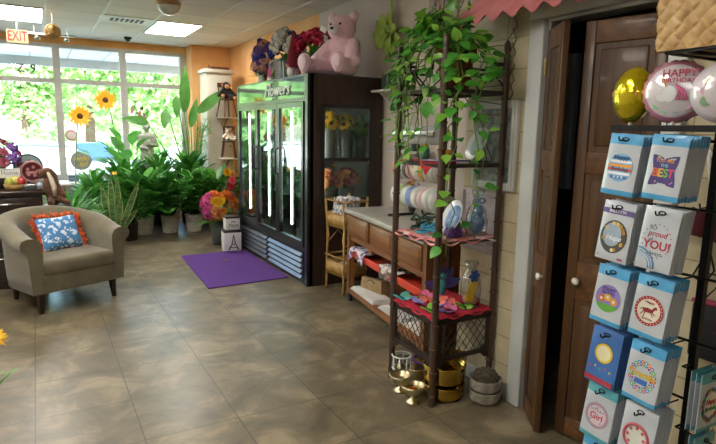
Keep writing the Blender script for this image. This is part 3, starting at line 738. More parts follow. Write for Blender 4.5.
vase_flowers(2.36, 6.50, 2.0, 'small white vase with peach and violet blooms on cooler top', [(bloom('cluster', P_('blush', '#e3b3a0', '#d79f8c')), .07), (bloom('cluster', pPu), .05)], .14, 12, (.08, .08, .08), 44, (.035, .04), vm=WHITE, gl=(.1, .04), bz=.05)
# white box behind an orchid
t = thing('white_box', 'tall grey white box standing on cooler top behind pink orchid', 'box', (2.62, 6.33, 2.0))
m = MB(pm('box_pale', '#b9b9b6', '#adadaa', 3, .6)); m.rbox(-.13, .13, -.12, .12, 0, .27, .006); m.build('body', t); m = MB(pm('box_lid', '#c6c6c3', '#babab7', 3, .6)); m.rbox(-.137, .137, -.127, .127, .271, .30, .004); m.build('lid', t)
t = thing('orchid', 'pink orchid under a curved wire in front of the pale box', 'orchid', (2.30, 6.02, 2.0))
m = MB(WHITE); m.open = True; m.lathe([(.03, 0), (.042, .06), (.037, .06), (.028, .01)], 14); m.build('pot', t)
m = MB(DARKGREEN); greens(m, (0, 0, .05), 6, .12, .04, 3, .5); m.build('foliage', t)
m = MB(pm('wire_pale', '#cfd2d4', '#bfc2c4', 4, .3, .7)); m.tube([(0, .03, .05), (0, .035, .17), (0, 0, .235), (0, -.04, .19), (0, -.05, .12)], .004, 6); m.build('stem', t)
lo = bloom('lily', pM, pW)
for p in ((-.02, -.03, .12), (-.02, -.055, .09), (-.02, -.015, .075)): inst(lo, 'blossom', t, p, face((-1, -.4, .1)), .04)
# red hatted gnome
t = thing('gnome_doll', 'plush gnome in tall dark red pointed hat behind pink roses', 'doll', (2.38, 5.56, 2.0))
m = MB(pm('gnome_pink', '#e3b3bf', '#d59dab', 30, .9, bump=.4)); m.ell((0, 0, .07), (.07, .07, .075), 16, 10); m.build('body', t)
m = MB(pm('gnome_beard', '#eceae6', '#dddad5', 30, .95, bump=.8)); m.ell((-.045, -.02, .09), (.04, .05, .07), 14, 10, amp=.12, fr=8); m.build('beard', t)
m = MB(pm('gnome_nose', '#e0b39a', '#d6a58b', 9, .7)); m.ell((-.085, -.03, .135), .016, 10, 6); m.build('nose', t)
m = MB(pm('gnome_felt', '#7f2230', '#6b1825', 30, .95, bump=.3)); m.lathe([(.085, .12), (.088, .14), (.07, .24), (.045, .36), (.02, .46), (0, .50)], 18); m.build('hat', t)
t = thing('price_card', 'small white card on a stick among hot pink roses', 'card', (2.5, 5.12, 2.0))
m = MB(WHITE); m.obox((0, 0, .46), (.004, .09, .05), Euler((.5, 0, .3)).to_matrix()); m.build('card', t); m = MB(STEM); m.lathe([(.03, 0), (.03, .006), (.004, .012)], 10); m.tube([(0, 0, .006), (0, 0, .44)], .003, 5); m.build('stick', t)

# ------------------------------------------------------------------ mat, boxes
t = thing('floor_mat', 'flat purple mat on the tiled floor in front of the cooler', 'mat', (1.75, 5.86, 0), math.radians(0))
mm = pm('purple_mat', '#5d3289', '#522a7c', 120, .95, bump=.35)
def matpt(x, y): return V((x, y, 0))-V((1.75, 5.86, 0))
m = MB(mm)
q = [(1.385, 6.58), (2.155, 6.60), (2.15, 5.16), (1.315, 5.10)]
m.add([V((x-1.75, y-5.86, z)) for z in (.001, .009) for x, y in q], [(0, 1, 2, 3), (7, 6, 5, 4), (0, 4, 5, 1), (1, 5, 6, 2), (2, 6, 7, 3), (3, 7, 4, 0)])
o = m.build('mat', t)
t = thing('fallen_leaf', 'small dried leaf lying on the purple mat', 'leaf', (1.78, 6.1, .0105))
m = MB(pm('dry_leaf', '#7d6a4a', '#5d4c32', 20, .8)); m.leaf((-.06, 0, .001), (1, .2, .12), (0, 0, 1), .12, .05, .25, .2, 5); m.build('blade', t)
kb = pm('box_white_card', '#dedcd8', '#d2d0cb', 4, .7); ki = pm('print_black', '#1d1c1c', '#262524', 4, .6)
def tower(m, T, s):
    for a, b, w in (((-.32, 0), (-.1, .42), .09), ((.32, 0), (.1, .42), .09), ((-.1, .42), (0, 1), .07), ((.1, .42), (0, 1), .07), ((-.26, .16), (.26, .16), .06), ((-.16, .36), (.16, .36), .06)):
        d = V((b[0]-a[0], b[1]-a[1])); n = V((-d.y, d.x)).normalized()*w/2
        pts = [(a[0]+n.x, a[1]+n.y), (a[0]-n.x, a[1]-n.y), (b[0]-n.x*.5, b[1]-n.y*.5), (b[0]+n.x*.5, b[1]+n.y*.5)]
        m.prism(pts, 0, .0015, lambda u, w2, d2: T @ V((u*s, w2*s, d2)))
t = thing('gift_box', 'larger white box printed with a black tower, on floor at cooler corner', 'box', (2.02, 6.68, 0), math.radians(-6))
m = MB(kb); m.rbox(-.105, .105, -.10, .10, 0, .235, .004); m.build('body', t); m = MB(ki); m.rbox(-.108, .108, -.103, .103, .236, .265, .003); m.build('lid', t)
m = MB(ki); tower(m, frame_mat((0.01, -.1, .02), (1, 0, 0), (0, 0, 1)), .19); m.build('printed_tower', t)
t = thing('gift_box', 'smaller white box with black rim stacked on the tower box', 'box', (2.03, 6.69, .2655), math.radians(-3))
m = MB(kb); m.rbox(-.085, .085, -.08, .08, 0, .14, .004); m.build('body', t); m = MB(ki); m.rbox(-.088, .088, -.083, .083, .141, .165, .003); m.build('lid', t)
m = MB(ki); m.text('Paris', .06, frame_mat((0, -.08, .055), (1, 0, 0), (0, 0, 1)), .0015, shear=.3); m.obox((0, -.082, .1), (.05, .002, .01)); m.build('lettering', t)
# bright bunch beside the cooler
t = thing('bouquet_bucket', 'orange, peach and magenta flowers massed in a bucket left of cooler', 'flowers', (2.0, 7.12, 0))
m = MB(pm('bucket_dark', '#3a3f3c', '#2f3431', 5, .5)); m.open = True; m.lathe([(.09, 0), (.095, .02), (.12, .32), (.112, .32), (.085, .02)], 18); m.build('bucket', t)
m = MB(DARKGREEN); greens(m, (0, 0, .3), 40, .3, .07, 12, .6); m.build('foliage', t)
rO = bloom('ruffle', pO); rM = bloom('ruffle', pM); rY = bloom('ruffle', pY); rPe = bloom('ruffle', pPe)
rr = random.Random(5)
for i in range(84):
    u = rr.uniform(-1, 1); v = rr.uniform(-1, 1); d = V((u, -math.sqrt(max(.05, 1-u*u)) + rr.uniform(0, .7), v)).normalized()
    p = V((d.x*.21, d.y*.19, .50 + d.z*.19))
    s = d.x - d.z*.2
    me = rM if d.x < -.55 else (rO if d.z > .55 and d.x < .5 else (rY if (d.z > .25 and d.x < .5) else (rPe if rr.random() < .7 else rO)))
    if d.x > .6 and d.z > .5: me = rM
    inst(me, 'blossom', t, p, face(d), rr.uniform(.06, .075))
for p, me in (((.14, -.05, .74), rR), ((.18, 0, .82), bloom('ruffle', P_('coral', '#d8405a', '#e0607a'))), ((.12, 0, .93), rY), ((.2, .05, .9), rPe)): inst(me, 'blossom', t, p, face((-.2, -1, .3)), .07)
m = MB(STEM)
for p in ((.14, 0, .72), (.18, .02, .8), (.12, .03, .92), (.2, .07, .88)): m.tube([(0, 0, .3), (p[0]*.6, p[1], .55), p], .005, 5)
m.build('stem', t)

# ------------------------------------------------------------------ armchair
t = thing('armchair', 'olive brown upholstered tub armchair on dark tapered legs', 'armchair', (.10, 5.40, 0), math.radians(25))
up = pm('olive_velvet', '#625b46', '#726a53', 7, .85, bump=.12, sheen=.35, detail=6)
pth = []
hw, fy, by = .385, -.36, .30
for i in range(9): pth.append((-hw, fy+(.0-fy)*i/8, -1, 0))
for i in range(1, 20):
    a = PI + (-PI)*i/20
    pth.append((hw*math.cos(a), .0+by*1.2*math.sin(a), math.cos(a), math.sin(a)))
for i in range(9): pth.append((hw, .0+(fy-.0)*i/8, 1, 0))
L = len(pth); vs = []; NP = 0
for k, (x, y, nx, ny) in enumerate(pth):
    s = k/(L-1); c = abs(s-.5)*2
    H = .62 + .15*(1-max(0, min(1, (c-.1)/.75))**1.3)
    fl = .05 + .02*(1-c)
    prof = [(.0, .17), (.012, .34), (.02, H-.16), (.035, H-.11), (.066, H-.085), (.075, H-.045), (.058, H-.01), (.015, H+.004), (-.035, H), (-.07, H-.018), (-.092, H-.06), (-.095, H-.13), (-.09, .42), (-.085, .17)]
    NP = len(prof)
    for o_, z in prof: vs.append((x+nx*(o_+.0), y+ny*(o_), z))
fs = [(k*NP+j, k*NP+(j+1) % NP, (k+1)*NP+(j+1) % NP, (k+1)*NP+j) for k in range(L-1) for j in range(NP)]
m = MB(up); m.add(vs, [f[::-1] for f in fs], True); m.add(vs[:NP], [tuple(range(NP))]); m.add(vs[-NP:], [tuple(range(NP-1, -1, -1))])
m.build('tub_shell', t)
m = MB(up); m.rbox(-.305, .305, -.385, .24, .30, .435, .045, 4); m.build('seat_cushion', t)
m = MB(up); m.rbox(-.31, .31, -.37, .24, .165, .315, .02, 3); m.build('seat_base', t)
lw = wood('leg_dark_wood', '#2c1a12', '#1f120c', 'Z', 4, .35)
for x, y in ((-.305, -.30), (.305, -.30), (-.25, .24), (.25, .24)):
    m = MB(lw); m.cyl((x, y, .18), (x*1.03, y*1.03, 0), .034, .019, 4); m.sm = [False]*len(m.sm); m.build('leg', t)
# cushion
t2 = thing('throw_pillow', 'light blue patterned pillow with orange fringe on the armchair', 'pillow', (.125, 5.46, .565), 0)
bl = bpy.data.materials.new('blue_floral'); bl.use_nodes = True; nt = bl.node_tree; b_ = nt.nodes['Principled BSDF']; b_.inputs['Roughness'].default_value = .9
tc = nt.nodes.new('ShaderNodeTexCoord'); vo = nt.nodes.new('ShaderNodeTexVoronoi'); vo.inputs['Scale'].default_value = 26
nz = nt.nodes.new('ShaderNodeTexNoise'); nz.inputs['Scale'].default_value = 18; ad = nt.nodes.new('ShaderNodeVectorMath'); ad.operation = 'MULTIPLY_ADD'; ad.inputs[1].default_value = (.09,)*3
nt.links.new(tc.outputs['Object'], nz.inputs['Vector']); nt.links.new(nz.outputs['Color'], ad.inputs[0]); nt.links.new(tc.outputs['Object'], ad.inputs[2]); nt.links.new(ad.outputs[0], vo.inputs['Vector'])
r_ = nt.nodes.new('ShaderNodeValToRGB'); e = r_.color_ramp.elements; e[0].position = .40; e[0].color = lin('#d3e2ee'); e[1].position = .50; e[1].color = lin('#4d86bb')
nt.links.new(vo.outputs['Distance'], r_.inputs['Fac']); nt.links.new(r_.outputs['Color'], b_.inputs['Base Color'])
PR = Matrix.Rotation(math.radians(25), 3, 'Z') @ Matrix.Rotation(math.radians(62), 3, 'X') @ Matrix.Rotation(math.radians(1), 3, 'Z')
m = MB(bl)
for sgn in (1, -1):
    def pf_(u, v, sgn=sgn):
        a = (u-.5)*2; b = (v-.5)*2; th = .07*max(0, (1-a**4)*(1-b**4))**.6
        k = 1-.07*(1-abs(a*b))*max(abs(a), abs(b))**2
        return PR @ V((a*.175*k, b*.155*k, sgn*th))
    m.grid(pf_, 14, 14)
m.build('cover', t2)
fm = pm('orange_fringe', '#cf5226', '#e06c36', 30, .9)
m = MB(fm); rr = random.Random(9)
for i in range(190):
    s = i/190*4; sd = int(s); q = (s-sd)*2-1
    a, b = [(q, -1), (1, q), (-q, 1), (-1, -q)][sd]; nx, ny = [(0, -1), (1, 0), (0, 1), (-1, 0)][sd]
    k = 1-.07*(1-abs(a*b))*1
    p = V((a*.175*k, b*.155*k, 0)); d = V((nx+rr.uniform(-.5, .5), ny+rr.uniform(-.5, .5), rr.uniform(-.6, .6)))*.036
    m.tube([PR @ p, PR @ (p+d*.6+V((0, 0, rr.uniform(-.01, .01)))), PR @ (p+d)], [.006, .007, .004], 4)
m.build('fringe', t2)
# ------------------------------------------------------------------ dark desk at the left with its goods
dk = wood('desk_dark_wood', '#2a1914', '#1c100c', 'X', 4, .3, .4)
t = thing('dresser', 'dark stained wooden dresser with metal bar handle behind the armchair', 'dresser', (-.55, 6.12, 0))
m = wmb(t, dk); m.rbox(-1.15, .045, 5.82, 6.42, .86, .90, .008); m.build('top', t)
m = wmb(t, dk); m.box(-1.12, .015, 5.86, 6.40, .06, .86); m.box(-1.08, -.03, 5.9, 6.38, 0, .06); m.build('body', t)
for x0, x1 in ((-1.1, -.56), (-.54, 0.0)):
    for z0, z1 in ((.64, .84), (.37, .62), (.10, .35)):
        m = wmb(t, dk); m.rbox(x0, x1, 5.838, 5.86, z0, z1, .006); d = m.build('drawer', t)
        m = wmb(t, SILVER); xc = (x0+x1)/2; m.tube([(xc-.13, 5.838, z1-.05), (xc-.13, 5.81, z1-.05), (xc+.15, 5.81, z1-.05), (xc+.15, 5.838, z1-.05)], .008, 8); m.build('handle', d)
# goods on the dresser
t = thing('flower_arrangement', 'red and purple silk flowers at the far left of the dresser', 'flowers', (-.32, 6.2, .90))
m = MB(pm('pot_dark', '#3a2f2a', '#2d2420', 6, .4)); m.open = True; m.lathe([(.06, 0), (.08, .14), (.073, .14), (.05, .02)], 14); m.build('pot', t)
m = MB(DARKGREEN); greens(m, (0, 0, .14), 26, .22, .06, 51, .7); m.build('foliage', t)
arrangement(t, [(bloom('rose', pR), .065), (bloom('cluster', pPu), .07), (bloom('ruffle', pDP), .055), (bloom('cluster', pPu), .06)], (0, 0, .27), (.15, .12, .17), 20, 51, .3)
def stand_plaque(x, y, r, c1, c2, label, heart=True):
    t = thing('round_plaque', label, 'plaque', (x, y, .90), math.radians(10))
    m = MB(pm('plaque_stand', '#4a3a30', '#3b2d24', 6, .4)); m.box(-.05, .05, -.035, .045, 0, .02); m.lathe([(.045, .02), (.02, .045), (.018, .07)], 12); m.build('stand', t)
    m = MB(pm(c1[0], c1[1], c1[2], 9, .35)); m.cyl((0, .012, .06+r), (0, -.012, .06+r), r, n=28); m.build('disc', t)
    m = MB(pm(c2[0], c2[1], c2[2], 9, .35)); m.torus((0, -.006, .06+r), r*.96, .011, 30, 6, rot_to((0, -1, 0)))
    for a in range(5): m.disc((math.cos(a*1.3)*r*.45, -.012, .06+r+math.sin(a*1.3)*r*.45), r*.16, rot_to((0, -1, 0)), 10, .003)
    m.obox((0, -.013, .06+r*.9), (r*1.1, .003, r*.25)); m.build('decoration', t)
stand_plaque(-.055, 6.16, .095, ('plaque_maroon', '#5d1f26', '#3e1419'), ('plaque_rose', '#c98d90', '#b0777a'), 'dark red round plaque with rose dots standing on the dresser')
stand_plaque(-.085, 6.34, .125, ('plaque_pale', '#a9b8b6', '#8fa19f'), ('plaque_teal', '#4d6f6e', '#3f5f5e'), 'pale blue green round plaque behind the dark red one')
t = thing('gift_basket', 'small gift basket of wrapped red and green goods on the dresser', 'basket', (-.19, 6.0, .90))
m = MB(pm('basket_tan', '#b8935a', '#98763f', 30, .7, bump=.5)); m.open = True; m.lathe([(.075, 0), (.1, .055), (.092, .055), (.06, .01)], 16); m.build('basket', t)
for p, c in (((-.05, 0, .075), ('wrap_green', '#b8bf5a', '#a0a845')), ((.0, .02, .085), ('wrap_yellow', '#d6cf78', '#c2ba5e')), ((.05, -.01, .075), ('wrap_red', '#b53a35', '#9c2c28'))):
    m = MB(pm(c[0], c[1], c[2], 9, .3)); m.ell(p, (.035, .035, .045), 12, 8, amp=.1); m.build('sweet_bag', t)
t = thing('tag_sign', 'small white oval sign with grey writing standing on the dresser', 'sign', (-.235, 6.12, .90))
m = MB(WHITE); m.rbox(-.085, .085, -.008, .008, .10, .19, .007); m.build('board', t); m = MB(pm('ink_grey', '#8a8a8a', '#7a7a7a', 5, .6)); m.text('Home', .055, frame_mat((0, -.008, .145), (1, 0, 0), (0, 0, 1)), .002); m.build('lettering', t)
m = MB(SILVER); m.cyl((-.05, .003, 0), (-.05, .003, .10), .004, n=6); m.cyl((.05, .003, 0), (.05, .003, .10), .004, n=6); m.build('legs', t)
t = thing('glass_box', 'small dark glass topped box below the dark red plaque', 'box', (-.06, 5.94, .90))
m = MB(pm('box_smoke', '#4a4d50', '#3b3e41', 6, .15, coat=.5)); m.rbox(-.07, .07, -.05, .05, 0, .045, .006); m.build('body', t)
m = MB(SILVER); m.rbox(-.073, .073, -.053, .053, .046, .055, .003); m.build('lid', t)
t = thing('snow_globe', 'small glass globe on a brown base at right end of dresser', 'globe', (.0, 5.9, .90))
m = MB(pm('globe_base', '#5d3d28', '#4b2f1d', 6, .4)); m.lathe([(.03, 0), (.03, .02), (.02, .025)], 14); m.build('base', t); m = MB(pm('globe_blue_glass', '#a9b4cc', '#8f9cb8', 6, .1, coat=.5)); m.ell((0, 0, .045), .026, 14, 9); m.build('ball', t)
# plush squirrel on a little stand behind the chair
sw2 = wood('stand_dark', '#33211a', '#241611', 'Z', 4, .4)
t = thing('side_stand', 'small dark round stand between dresser and armchair holding the brown plush', 'side table', (.135, 6.12, 0))
m = MB(sw2); m.lathe([(.115, .70), (.12, .71), (.12, .725), (.115, .735), (0, .735)], 20); m.build('top', t)
m = MB(sw2); m.lathe([(.025, .03), (.02, .3), (.03, .5), (.02, .70)], 12); m.build('column', t)
for a in range(3):
    m = MB(sw2); m.tube([(0, 0, .12), (math.cos(a*2.1)*.1, math.sin(a*2.1)*.1, .06), (math.cos(a*2.1)*.15, math.sin(a*2.1)*.15, .012)], .012, 6); m.build('leg', t)
t = thing('plush_animal', 'brown plush animal with pale striped front slumped on the small stand', 'plush toy', (.12, 6.1, .735))
bp_ = pm('brown_plush', '#6b442c', '#4f3020', 45, .95, bump=.9, sheen=.3)
blob('body', [((0, 0, .08), (.075, .07, .085)), ((-.03, .0, .2), (.065, .06, .13), (0, .25, 0)), ((-.05, -.01, .31), (.06, .055, .05)), ((-.11, -.01, .3), (.03, .03, .05))] + capsule((.03, -.05, .06), (.1, -.1, .03), .035, .03) + capsule((-.03, -.05, .05), (-.04, -.12, .03), .035, .03) + capsule((.03, -.03, .18), (.08, -.08, .1), .028, .022), bp_, t, voxel=.011)
m = MB(pm('plush_cream', '#d9cdb8', '#c6b89f', 45, .95, bump=.7))
m.tube([(-.045, -.058, .32), (-.02, -.066, .25), (.0, -.07, .17), (.0, -.075, .09)], [.012, .022, .024, .016], 8); m.build('chest_stripe', t)
for s in (-1, 1):
    m = MB(BLACK); m.ell((-.055+s*.024, -.058, .325), .008, 8, 5); m.build('eye', t)

# ------------------------------------------------------------------ plants
basket_w = brick_mat('woven_white', '#d6d1c4', '#e8e4d9', '#9d9686', .05, .022, .003, ('X', 'Z'), rough=.8, nscale=14, bump=.8)
def pot_white(t, r=.115, h=.23, mat=None):
    m = MB(mat or basket_w); m.open = True
    m.lathe([(r*.82, 0), (r*.84, .01), (r, h-.02), (r*1.05, h-.015), (r*1.05, h), (r*.95, h), (r*.9, h-.04)], 22); 
    for z in (.3, .6, .97): m.torus((0, 0, h*z), r*(.84+.17*z), .007, 24, 6)
    m.build('basket_pot', t)
    m = MB(SOIL); m.cyl((0, 0, h-.05), (0, 0, h-.035), r*.93, n=18); m.build('soil', t)
def lily_mesh(seed, n, H, W, L, mats=(DARKGREEN,), z0=.2, lean=.9, stem=True):
    """peace-lily style clump: long stalks ending in broad drooping blades"""
    rr = random.Random(seed); m = MB(mats[0])
    for i in range(n):
        a = rr.uniform(0, 6.283); e = rr.uniform(.22, 1.45); l = H*rr.uniform(.55, 1)
        d = V((math.cos(a)*math.cos(e)*lean, math.sin(a)*math.cos(e)*lean, math.sin(e))).normalized()
        p = V((rr.uniform(-.03, .03), rr.uniform(-.03, .03), z0)); q = p + d*l*.62 + V((0, 0, .05))
        m.use(mats[0]); m.tube([p, p.lerp(q, .5)+V((0, 0, .02)), q], [.006, .005, .004], 4)
        m.use(mats[rr.randrange(len(mats))])
        d2 = (d + V((math.cos(a)*.7, math.sin(a)*.7, -.1))).normalized()
        m.leaf(q, d2, (0, 0, 1), L*rr.uniform(.75, 1.15), W*rr.uniform(.8, 1.15), rr.uniform(.35, .8), .22, 5, shape=.8)
    return m.mesh('foliage')
GL2 = pm('leaf_glossy', '#478a38', '#66aa48', 9, .3, coat=.25, thin=.3); GL3 = pm('leaf_dark_green', '#2c6427', '#417d34', 9, .4, thin=.3)  # last one is the darkest green, dealt to single leaves at random
lm1 = lily_mesh(1, 110, .80, .12, .31, (DARKGREEN, GL2, GL3)); lm2 = lily_mesh(2, 110, .78, .12, .31, (DARKGREEN, GL2, GL3)); lm3 = lily_mesh(3, 100, .84, .115, .30, (GL2, DARKGREEN))
for x, y, me, rz, lb in ((1.25, 8.21, lm1, 0, 'leafy peace lily in the leftmost white woven pot'), (1.60, 8.24, lm2, 1.2, 'leafy peace lily in the second white woven pot from left'),
                         (1.93, 8.2, lm3, 2.2, 'leafy peace lily in the third white woven pot from left'), (2.28, 8.25, lm1, 3.1, 'leafy peace lily in white pot partly behind the bright bouquet')):
    t = thing('peace_lily', lb, 'potted plant', (x, y, 0), rz, 'peace lilies in white woven pots')
    pot_white(t, .125, .25); inst(me, 'foliage', t, (0, 0, .02))
bk_pot = pm('plain_dark_pot', '#3d3a36', '#302d2a', 6, .5)
for x, y, me, s, lb in ((1.1, 8.95, lm2, (.8, .8, 1.2), 'tall leafy plant behind the leftmost white pot'), (1.62, 9.05, lm3, (.8, .8, 1.22), 'tall leafy plant in front of the statue pedestal'), (2.05, 8.95, lm1, (.8, .8, 1.22), 'tall leafy plant at back right near the corner pier'), (.68, 8.8, lm3, (.7, .7, .95), 'leafy green plant at the window behind the snake plant')):
    t = thing('foliage_plant', lb, 'potted plant', (x, y, 0), rnd(0, 6), 'tall plants in the back row'); pot_white(t, .14, .28, bk_pot); inst(me, 'foliage', t, (0, 0, .03), (0, 0, 0), s)
# broad arrowhead plant with paler leaves near the statue
t = thing('philodendron', 'broad leaved green plant with pink tips left of the statue', 'potted plant', (1.22, 9.3, .0))
pot_white(t, .14, .3, bk_pot)
inst(lily_mesh(7, 26, 1.55, .2, .34, (GL2, MIDGREEN), .28, .45), 'foliage', t)
m = MB(pm('tip_pink', '#c9889a', '#b5748a', 9, .6))
for p in ((.16, -.1, 1.62), (.22, -.06, 1.56), (.05, -.15, 1.66)): m.leaf(p, (.2, -.3, 1), (0, -1, .3), .14, .05, .2)
m.build('flower', t)
t = thing('arching_palm', 'arching fine leaved palm in front of the corner pier', 'potted plant', (2.2, 9.25, 0))
pot_white(t, .14, .3, bk_pot)
m = MB(MIDGREEN); rr = random.Random(13)
for i in range(13):
    a = rr.uniform(0, 6.28); R = rr.uniform(.25, .5); H = rr.uniform(.9, 1.35); pts = [V((math.cos(a)*R*q, math.sin(a)*R*q, .28 + H*math.sin(q*2.0))) for q in [k/10 for k in range(11)]]
    m.tube(pts, [.006]*8+[.004]*3, 4)
    for k in range(3, 11):
        for s in (-1, 1):
            d = V((-math.sin(a)*s, math.cos(a)*s, .1)) + (pts[k]-pts[k-1]).normalized()*.5; m.leaf(pts[k], d, (0, 0, 1), .17*(1.2-k/12), .022, .5, .1, 3)
m.build('foliage', t)
# bird of paradise: big paddle leaves
t = thing('bird_of_paradise', 'tall plant with big paddle leaves in front of corner pier', 'potted plant', (2.12, 9.02, 0))
pot_white(t, .15, .32, bk_pot)
big = pm('paddle_leaf', '#41782f', '#5d9448', 5, .4, coat=.15, thin=.3); m = MB(big)
for st, q, d, L, W, dr in (((0, 0, .3), (-.1, -.02, 1.72), (.02, -.1, 1), .72, .17, .1), ((.02, 0, .3), (-.22, -.05, 1.95), (-.05, -.2, -1), .34, .13, .05),
                       ((.03, 0, .3), (.08, -.12, 1.72), (.85, -.2, .75), .62, .17, .25), ((0, .02, .3), (-.35, .05, 1.75), (-.2, -.3, -.8), .32, .16, .1), ((0, .02, .3), (-.62, .1, 1.55), (-.8, -.2, .15), .4, .15, .4), ((.02, .02, .3), (.02, .1, 1.5), (.3, .2, 1), .5, .14, .3)):
    q = V(q); st = V(st)
    m.tube([st, st.lerp(q, .5)+V((0, 0, .05)), q], [.014, .011, .008], 6); m.leaf(q, d, (0, -1, .3), L, W, dr, .18, 8, shape=.7)
m.build('foliage', t)
m = MB(STEM)
# snake plants
sn = bpy.data.materials.new('snake_leaf'); sn.use_nodes = True; nt = sn.node_tree; b_ = nt.nodes['Principled BSDF']; b_.inputs['Roughness'].default_value = .45
tc = nt.nodes.new('ShaderNodeTexCoord'); mp = nt.nodes.new('ShaderNodeMapping'); mp.inputs['Scale'].default_value = (6, 6, 24); nz = nt.nodes.new('ShaderNodeTexNoise'); nz.inputs['Scale'].default_value = 1.6
r_ = nt.nodes.new('ShaderNodeValToRGB'); e = r_.color_ramp.elements; e[0].position = .4; e[0].color = lin('#3d6a3a'); e[1].position = .6; e[1].color = lin('#6f9460')
nt.links.new(tc.outputs['Object'], mp.inputs[0]); nt.links.new(mp.outputs[0], nz.inputs['Vector']); nt.links.new(nz.outputs['Fac'], r_.inputs['Fac']); nt.links.new(r_.outputs['Color'], b_.inputs['Base Color'])
edge = pm('snake_edge', '#c9cf7a', '#b5bd66', 9, .45)
def snake_plant(x, y, label, leaves, h=.26):
    t = thing('snake_plant', label, 'potted plant', (x, y, 0)); pot_white(t, .12, h, bk_pot)
    m = MB(sn)
    for bx, by_, dx, dy_, L, W in leaves:
        d = V((dx, dy_, 1)).normalized(); sd = V((1, .35*(1 if bx > 0 else -1), 0)); sd = (sd - d*sd.dot(d)).normalized(); up_ = sd.cross(d); N = 9
        for k_, (f0, f1, mat_) in enumerate(((-1, -.78, edge), (-.78, .78, sn), (.78, 1, edge))):
            m.use(mat_); vs = []
            for k in range(N+1):
                q = k/N; w = W*.5*(.55+.9*q if q < .5 else 1.0)*(1 if q < .6 else max(0, 1-((q-.6)/.4)**1.6)); tw = .25*q
                c = V((bx, by_, h-.04)) + d*L*q + V((dx, dy_, 0))*.12*q*q
                for f in (f0, f1): vs.append(c + sd*w*f + up_*(abs(f)*w*.25))
            m.add(vs, [(2*k, 2*k+1, 2*k+3, 2*k+2) for k in range(N)], True)
    m.build('foliage', t)
snake_plant(.76, 7.3, 'snake plant with tall yellow edged blades right of armchair', [(-.05, 0, -.1, 0, .62, .075), (-.01, -.02, -.02, -.05, .70, .08), (.04, .02, .03, 0, .68, .08), (.07, -.02, .30, -.1, .66, .085), (.02, -.05, .12, -.1, .45, .08), (-.06, -.03, -.22, -.05, .42, .07), (.09, 0, .2, .1, .36, .07), (-.02, .04, -.1, .1, .5, .07), (.08, -.06, .42, -.2, .34, .07)])
# small plants behind the armchair
def bushy(name, x, y, label, n, L, W, H, mats, seed, pr=.11, ph=.24, lean=.9, z=0):
    t = thing(name, label, 'potted plant', (x, y, z)); pot_white(t, pr, ph, bk_pot)
    inst(lily_mesh(seed, n, H, W, L, mats, ph-.05, lean), 'foliage', t); return t
bushy('dracaena', .30, 7.3, 'upright narrow leaved green plant behind the brown plush', 55, .32, .05, .62, (MIDGREEN, DARKGREEN), 61, lean=.6)
bushy('hosta', .40, 7.0, 'pale yellow green broad leaved plant behind the armchair', 40, .2, .1, .42, (LIME, MIDGREEN), 62)
bushy('dark_leaf_plant', .58, 7.45, 'low dark leaved plant behind armchair below the bright sill', 60, .16, .07, .42, (GL3, DARKGREEN), 63)
bushy('dark_leaf_plant', 1.0, 7.85, 'low dark fern like plant left of the leftmost white pot', 60, .2, .06, .4, (GL3, DARKGREEN), 64)
bushy('calathea', 1.02, 8.5, 'rounded green plant at the window right of snake plant', 60, .22, .12, .78, (GL2, MIDGREEN), 65)
t = thing('yellow_bloom_plant', 'small plant with one yellow bloom showing at the window sill', 'potted plant', (.9, 8.3, 0)); pot_white(t, .1, .22, bk_pot)
m = MB(STEM); m.tube([(0, 0, .2), (.01, 0, .6), (0, 0, .84)], .006, 5); greens(m, (0, 0, .22), 14, .25, .04, 5, .8); m.build('foliage', t); inst(bloom('lily', pY), 'blossom', t, (0, 0, .84), face((0, -.5, 1)), .06)
t = thing('white_tray', 'bright white table top with papers by the window behind the plants', 'table', (.72, 9.7, 0))
m = MB(WHITE); m.rbox(-.45, .45, -.28, .28, .60, .63, .006); m.build('top', t)
for x in (-.4, .4):
    for y in (-.24, .24):
        m = MB(SILVER); m.cyl((x, y, 0), (x, y, .60), .015, n=8); m.build('leg', t)
t = thing('small_box', 'little blue grey box on the white table below round sign', 'box', (.47, 9.75, .63)); m = MB(pm('box_blue_grey', '#5f6f86', '#4f5f76', 5, .6)); m.rbox(-.07, .07, -.05, .05, 0, .07, .005); m.build('body', t); m = MB(pm('box_navy', '#2c3550', '#242c44', 5, .6)); m.rbox(-.072, .072, -.052, .052, .071, .085, .003); m.build('lid', t)

# ------------------------------------------------------------------ sunflowers on long stems
def sunflower(x, y, z, r, label, base, tilt, leaf=True):
    t = thing('sunflower_stake', label, 'sunflower', (base[0], base[1], 0))
    inst(bloom('daisy', P_('sun', '#f4b617', '#e89a08'), pYc), 'blossom', t, V((x, y, z))-V((base[0], base[1], 0)), face(tilt), r)
    m = MB(STEM); p = V((x-base[0], y-base[1], z)); m.tube([(0, 0, .012), (p.x*.25, p.y*.4+.02, z*.55), (p.x*.7, p.y+.05, z*.9), (p.x, p.y+.015, z)], .009, 6); m.build('stem', t)
    m = MB(DARKGREEN); q = V((p.x*.72, p.y+.05, z*.88)); m.leaf(q, (1, -.1, .05), (0, 0, 1), .22, .08, .3); m.leaf(V((p.x*.3, p.y*.4, z*.6)), (-1, 0, .2), (0, 0, 1), .2, .09, .4); m.build('leaf', t)
    m = MB(bk_pot); m.lathe([(.1, 0), (.1, .012), (.02, .02)], 18); m.build('base', t)
sunflower(.59, 9.45, 1.625, .175, 'yellow sunflower on a long stem, lower and left of the pair', (.45, 9.3), (0, -1, .1))
sunflower(.95, 9.45, 1.875, .175, 'yellow sunflower on a long stem, upper and right of the pair', (1.18, 9.6), (0, -1, .05))
t = thing('sunflower_pot', 'yellow daisy head on a leafy stem cut by the left photo edge', 'sunflower', (-.21, 2.2, 0))
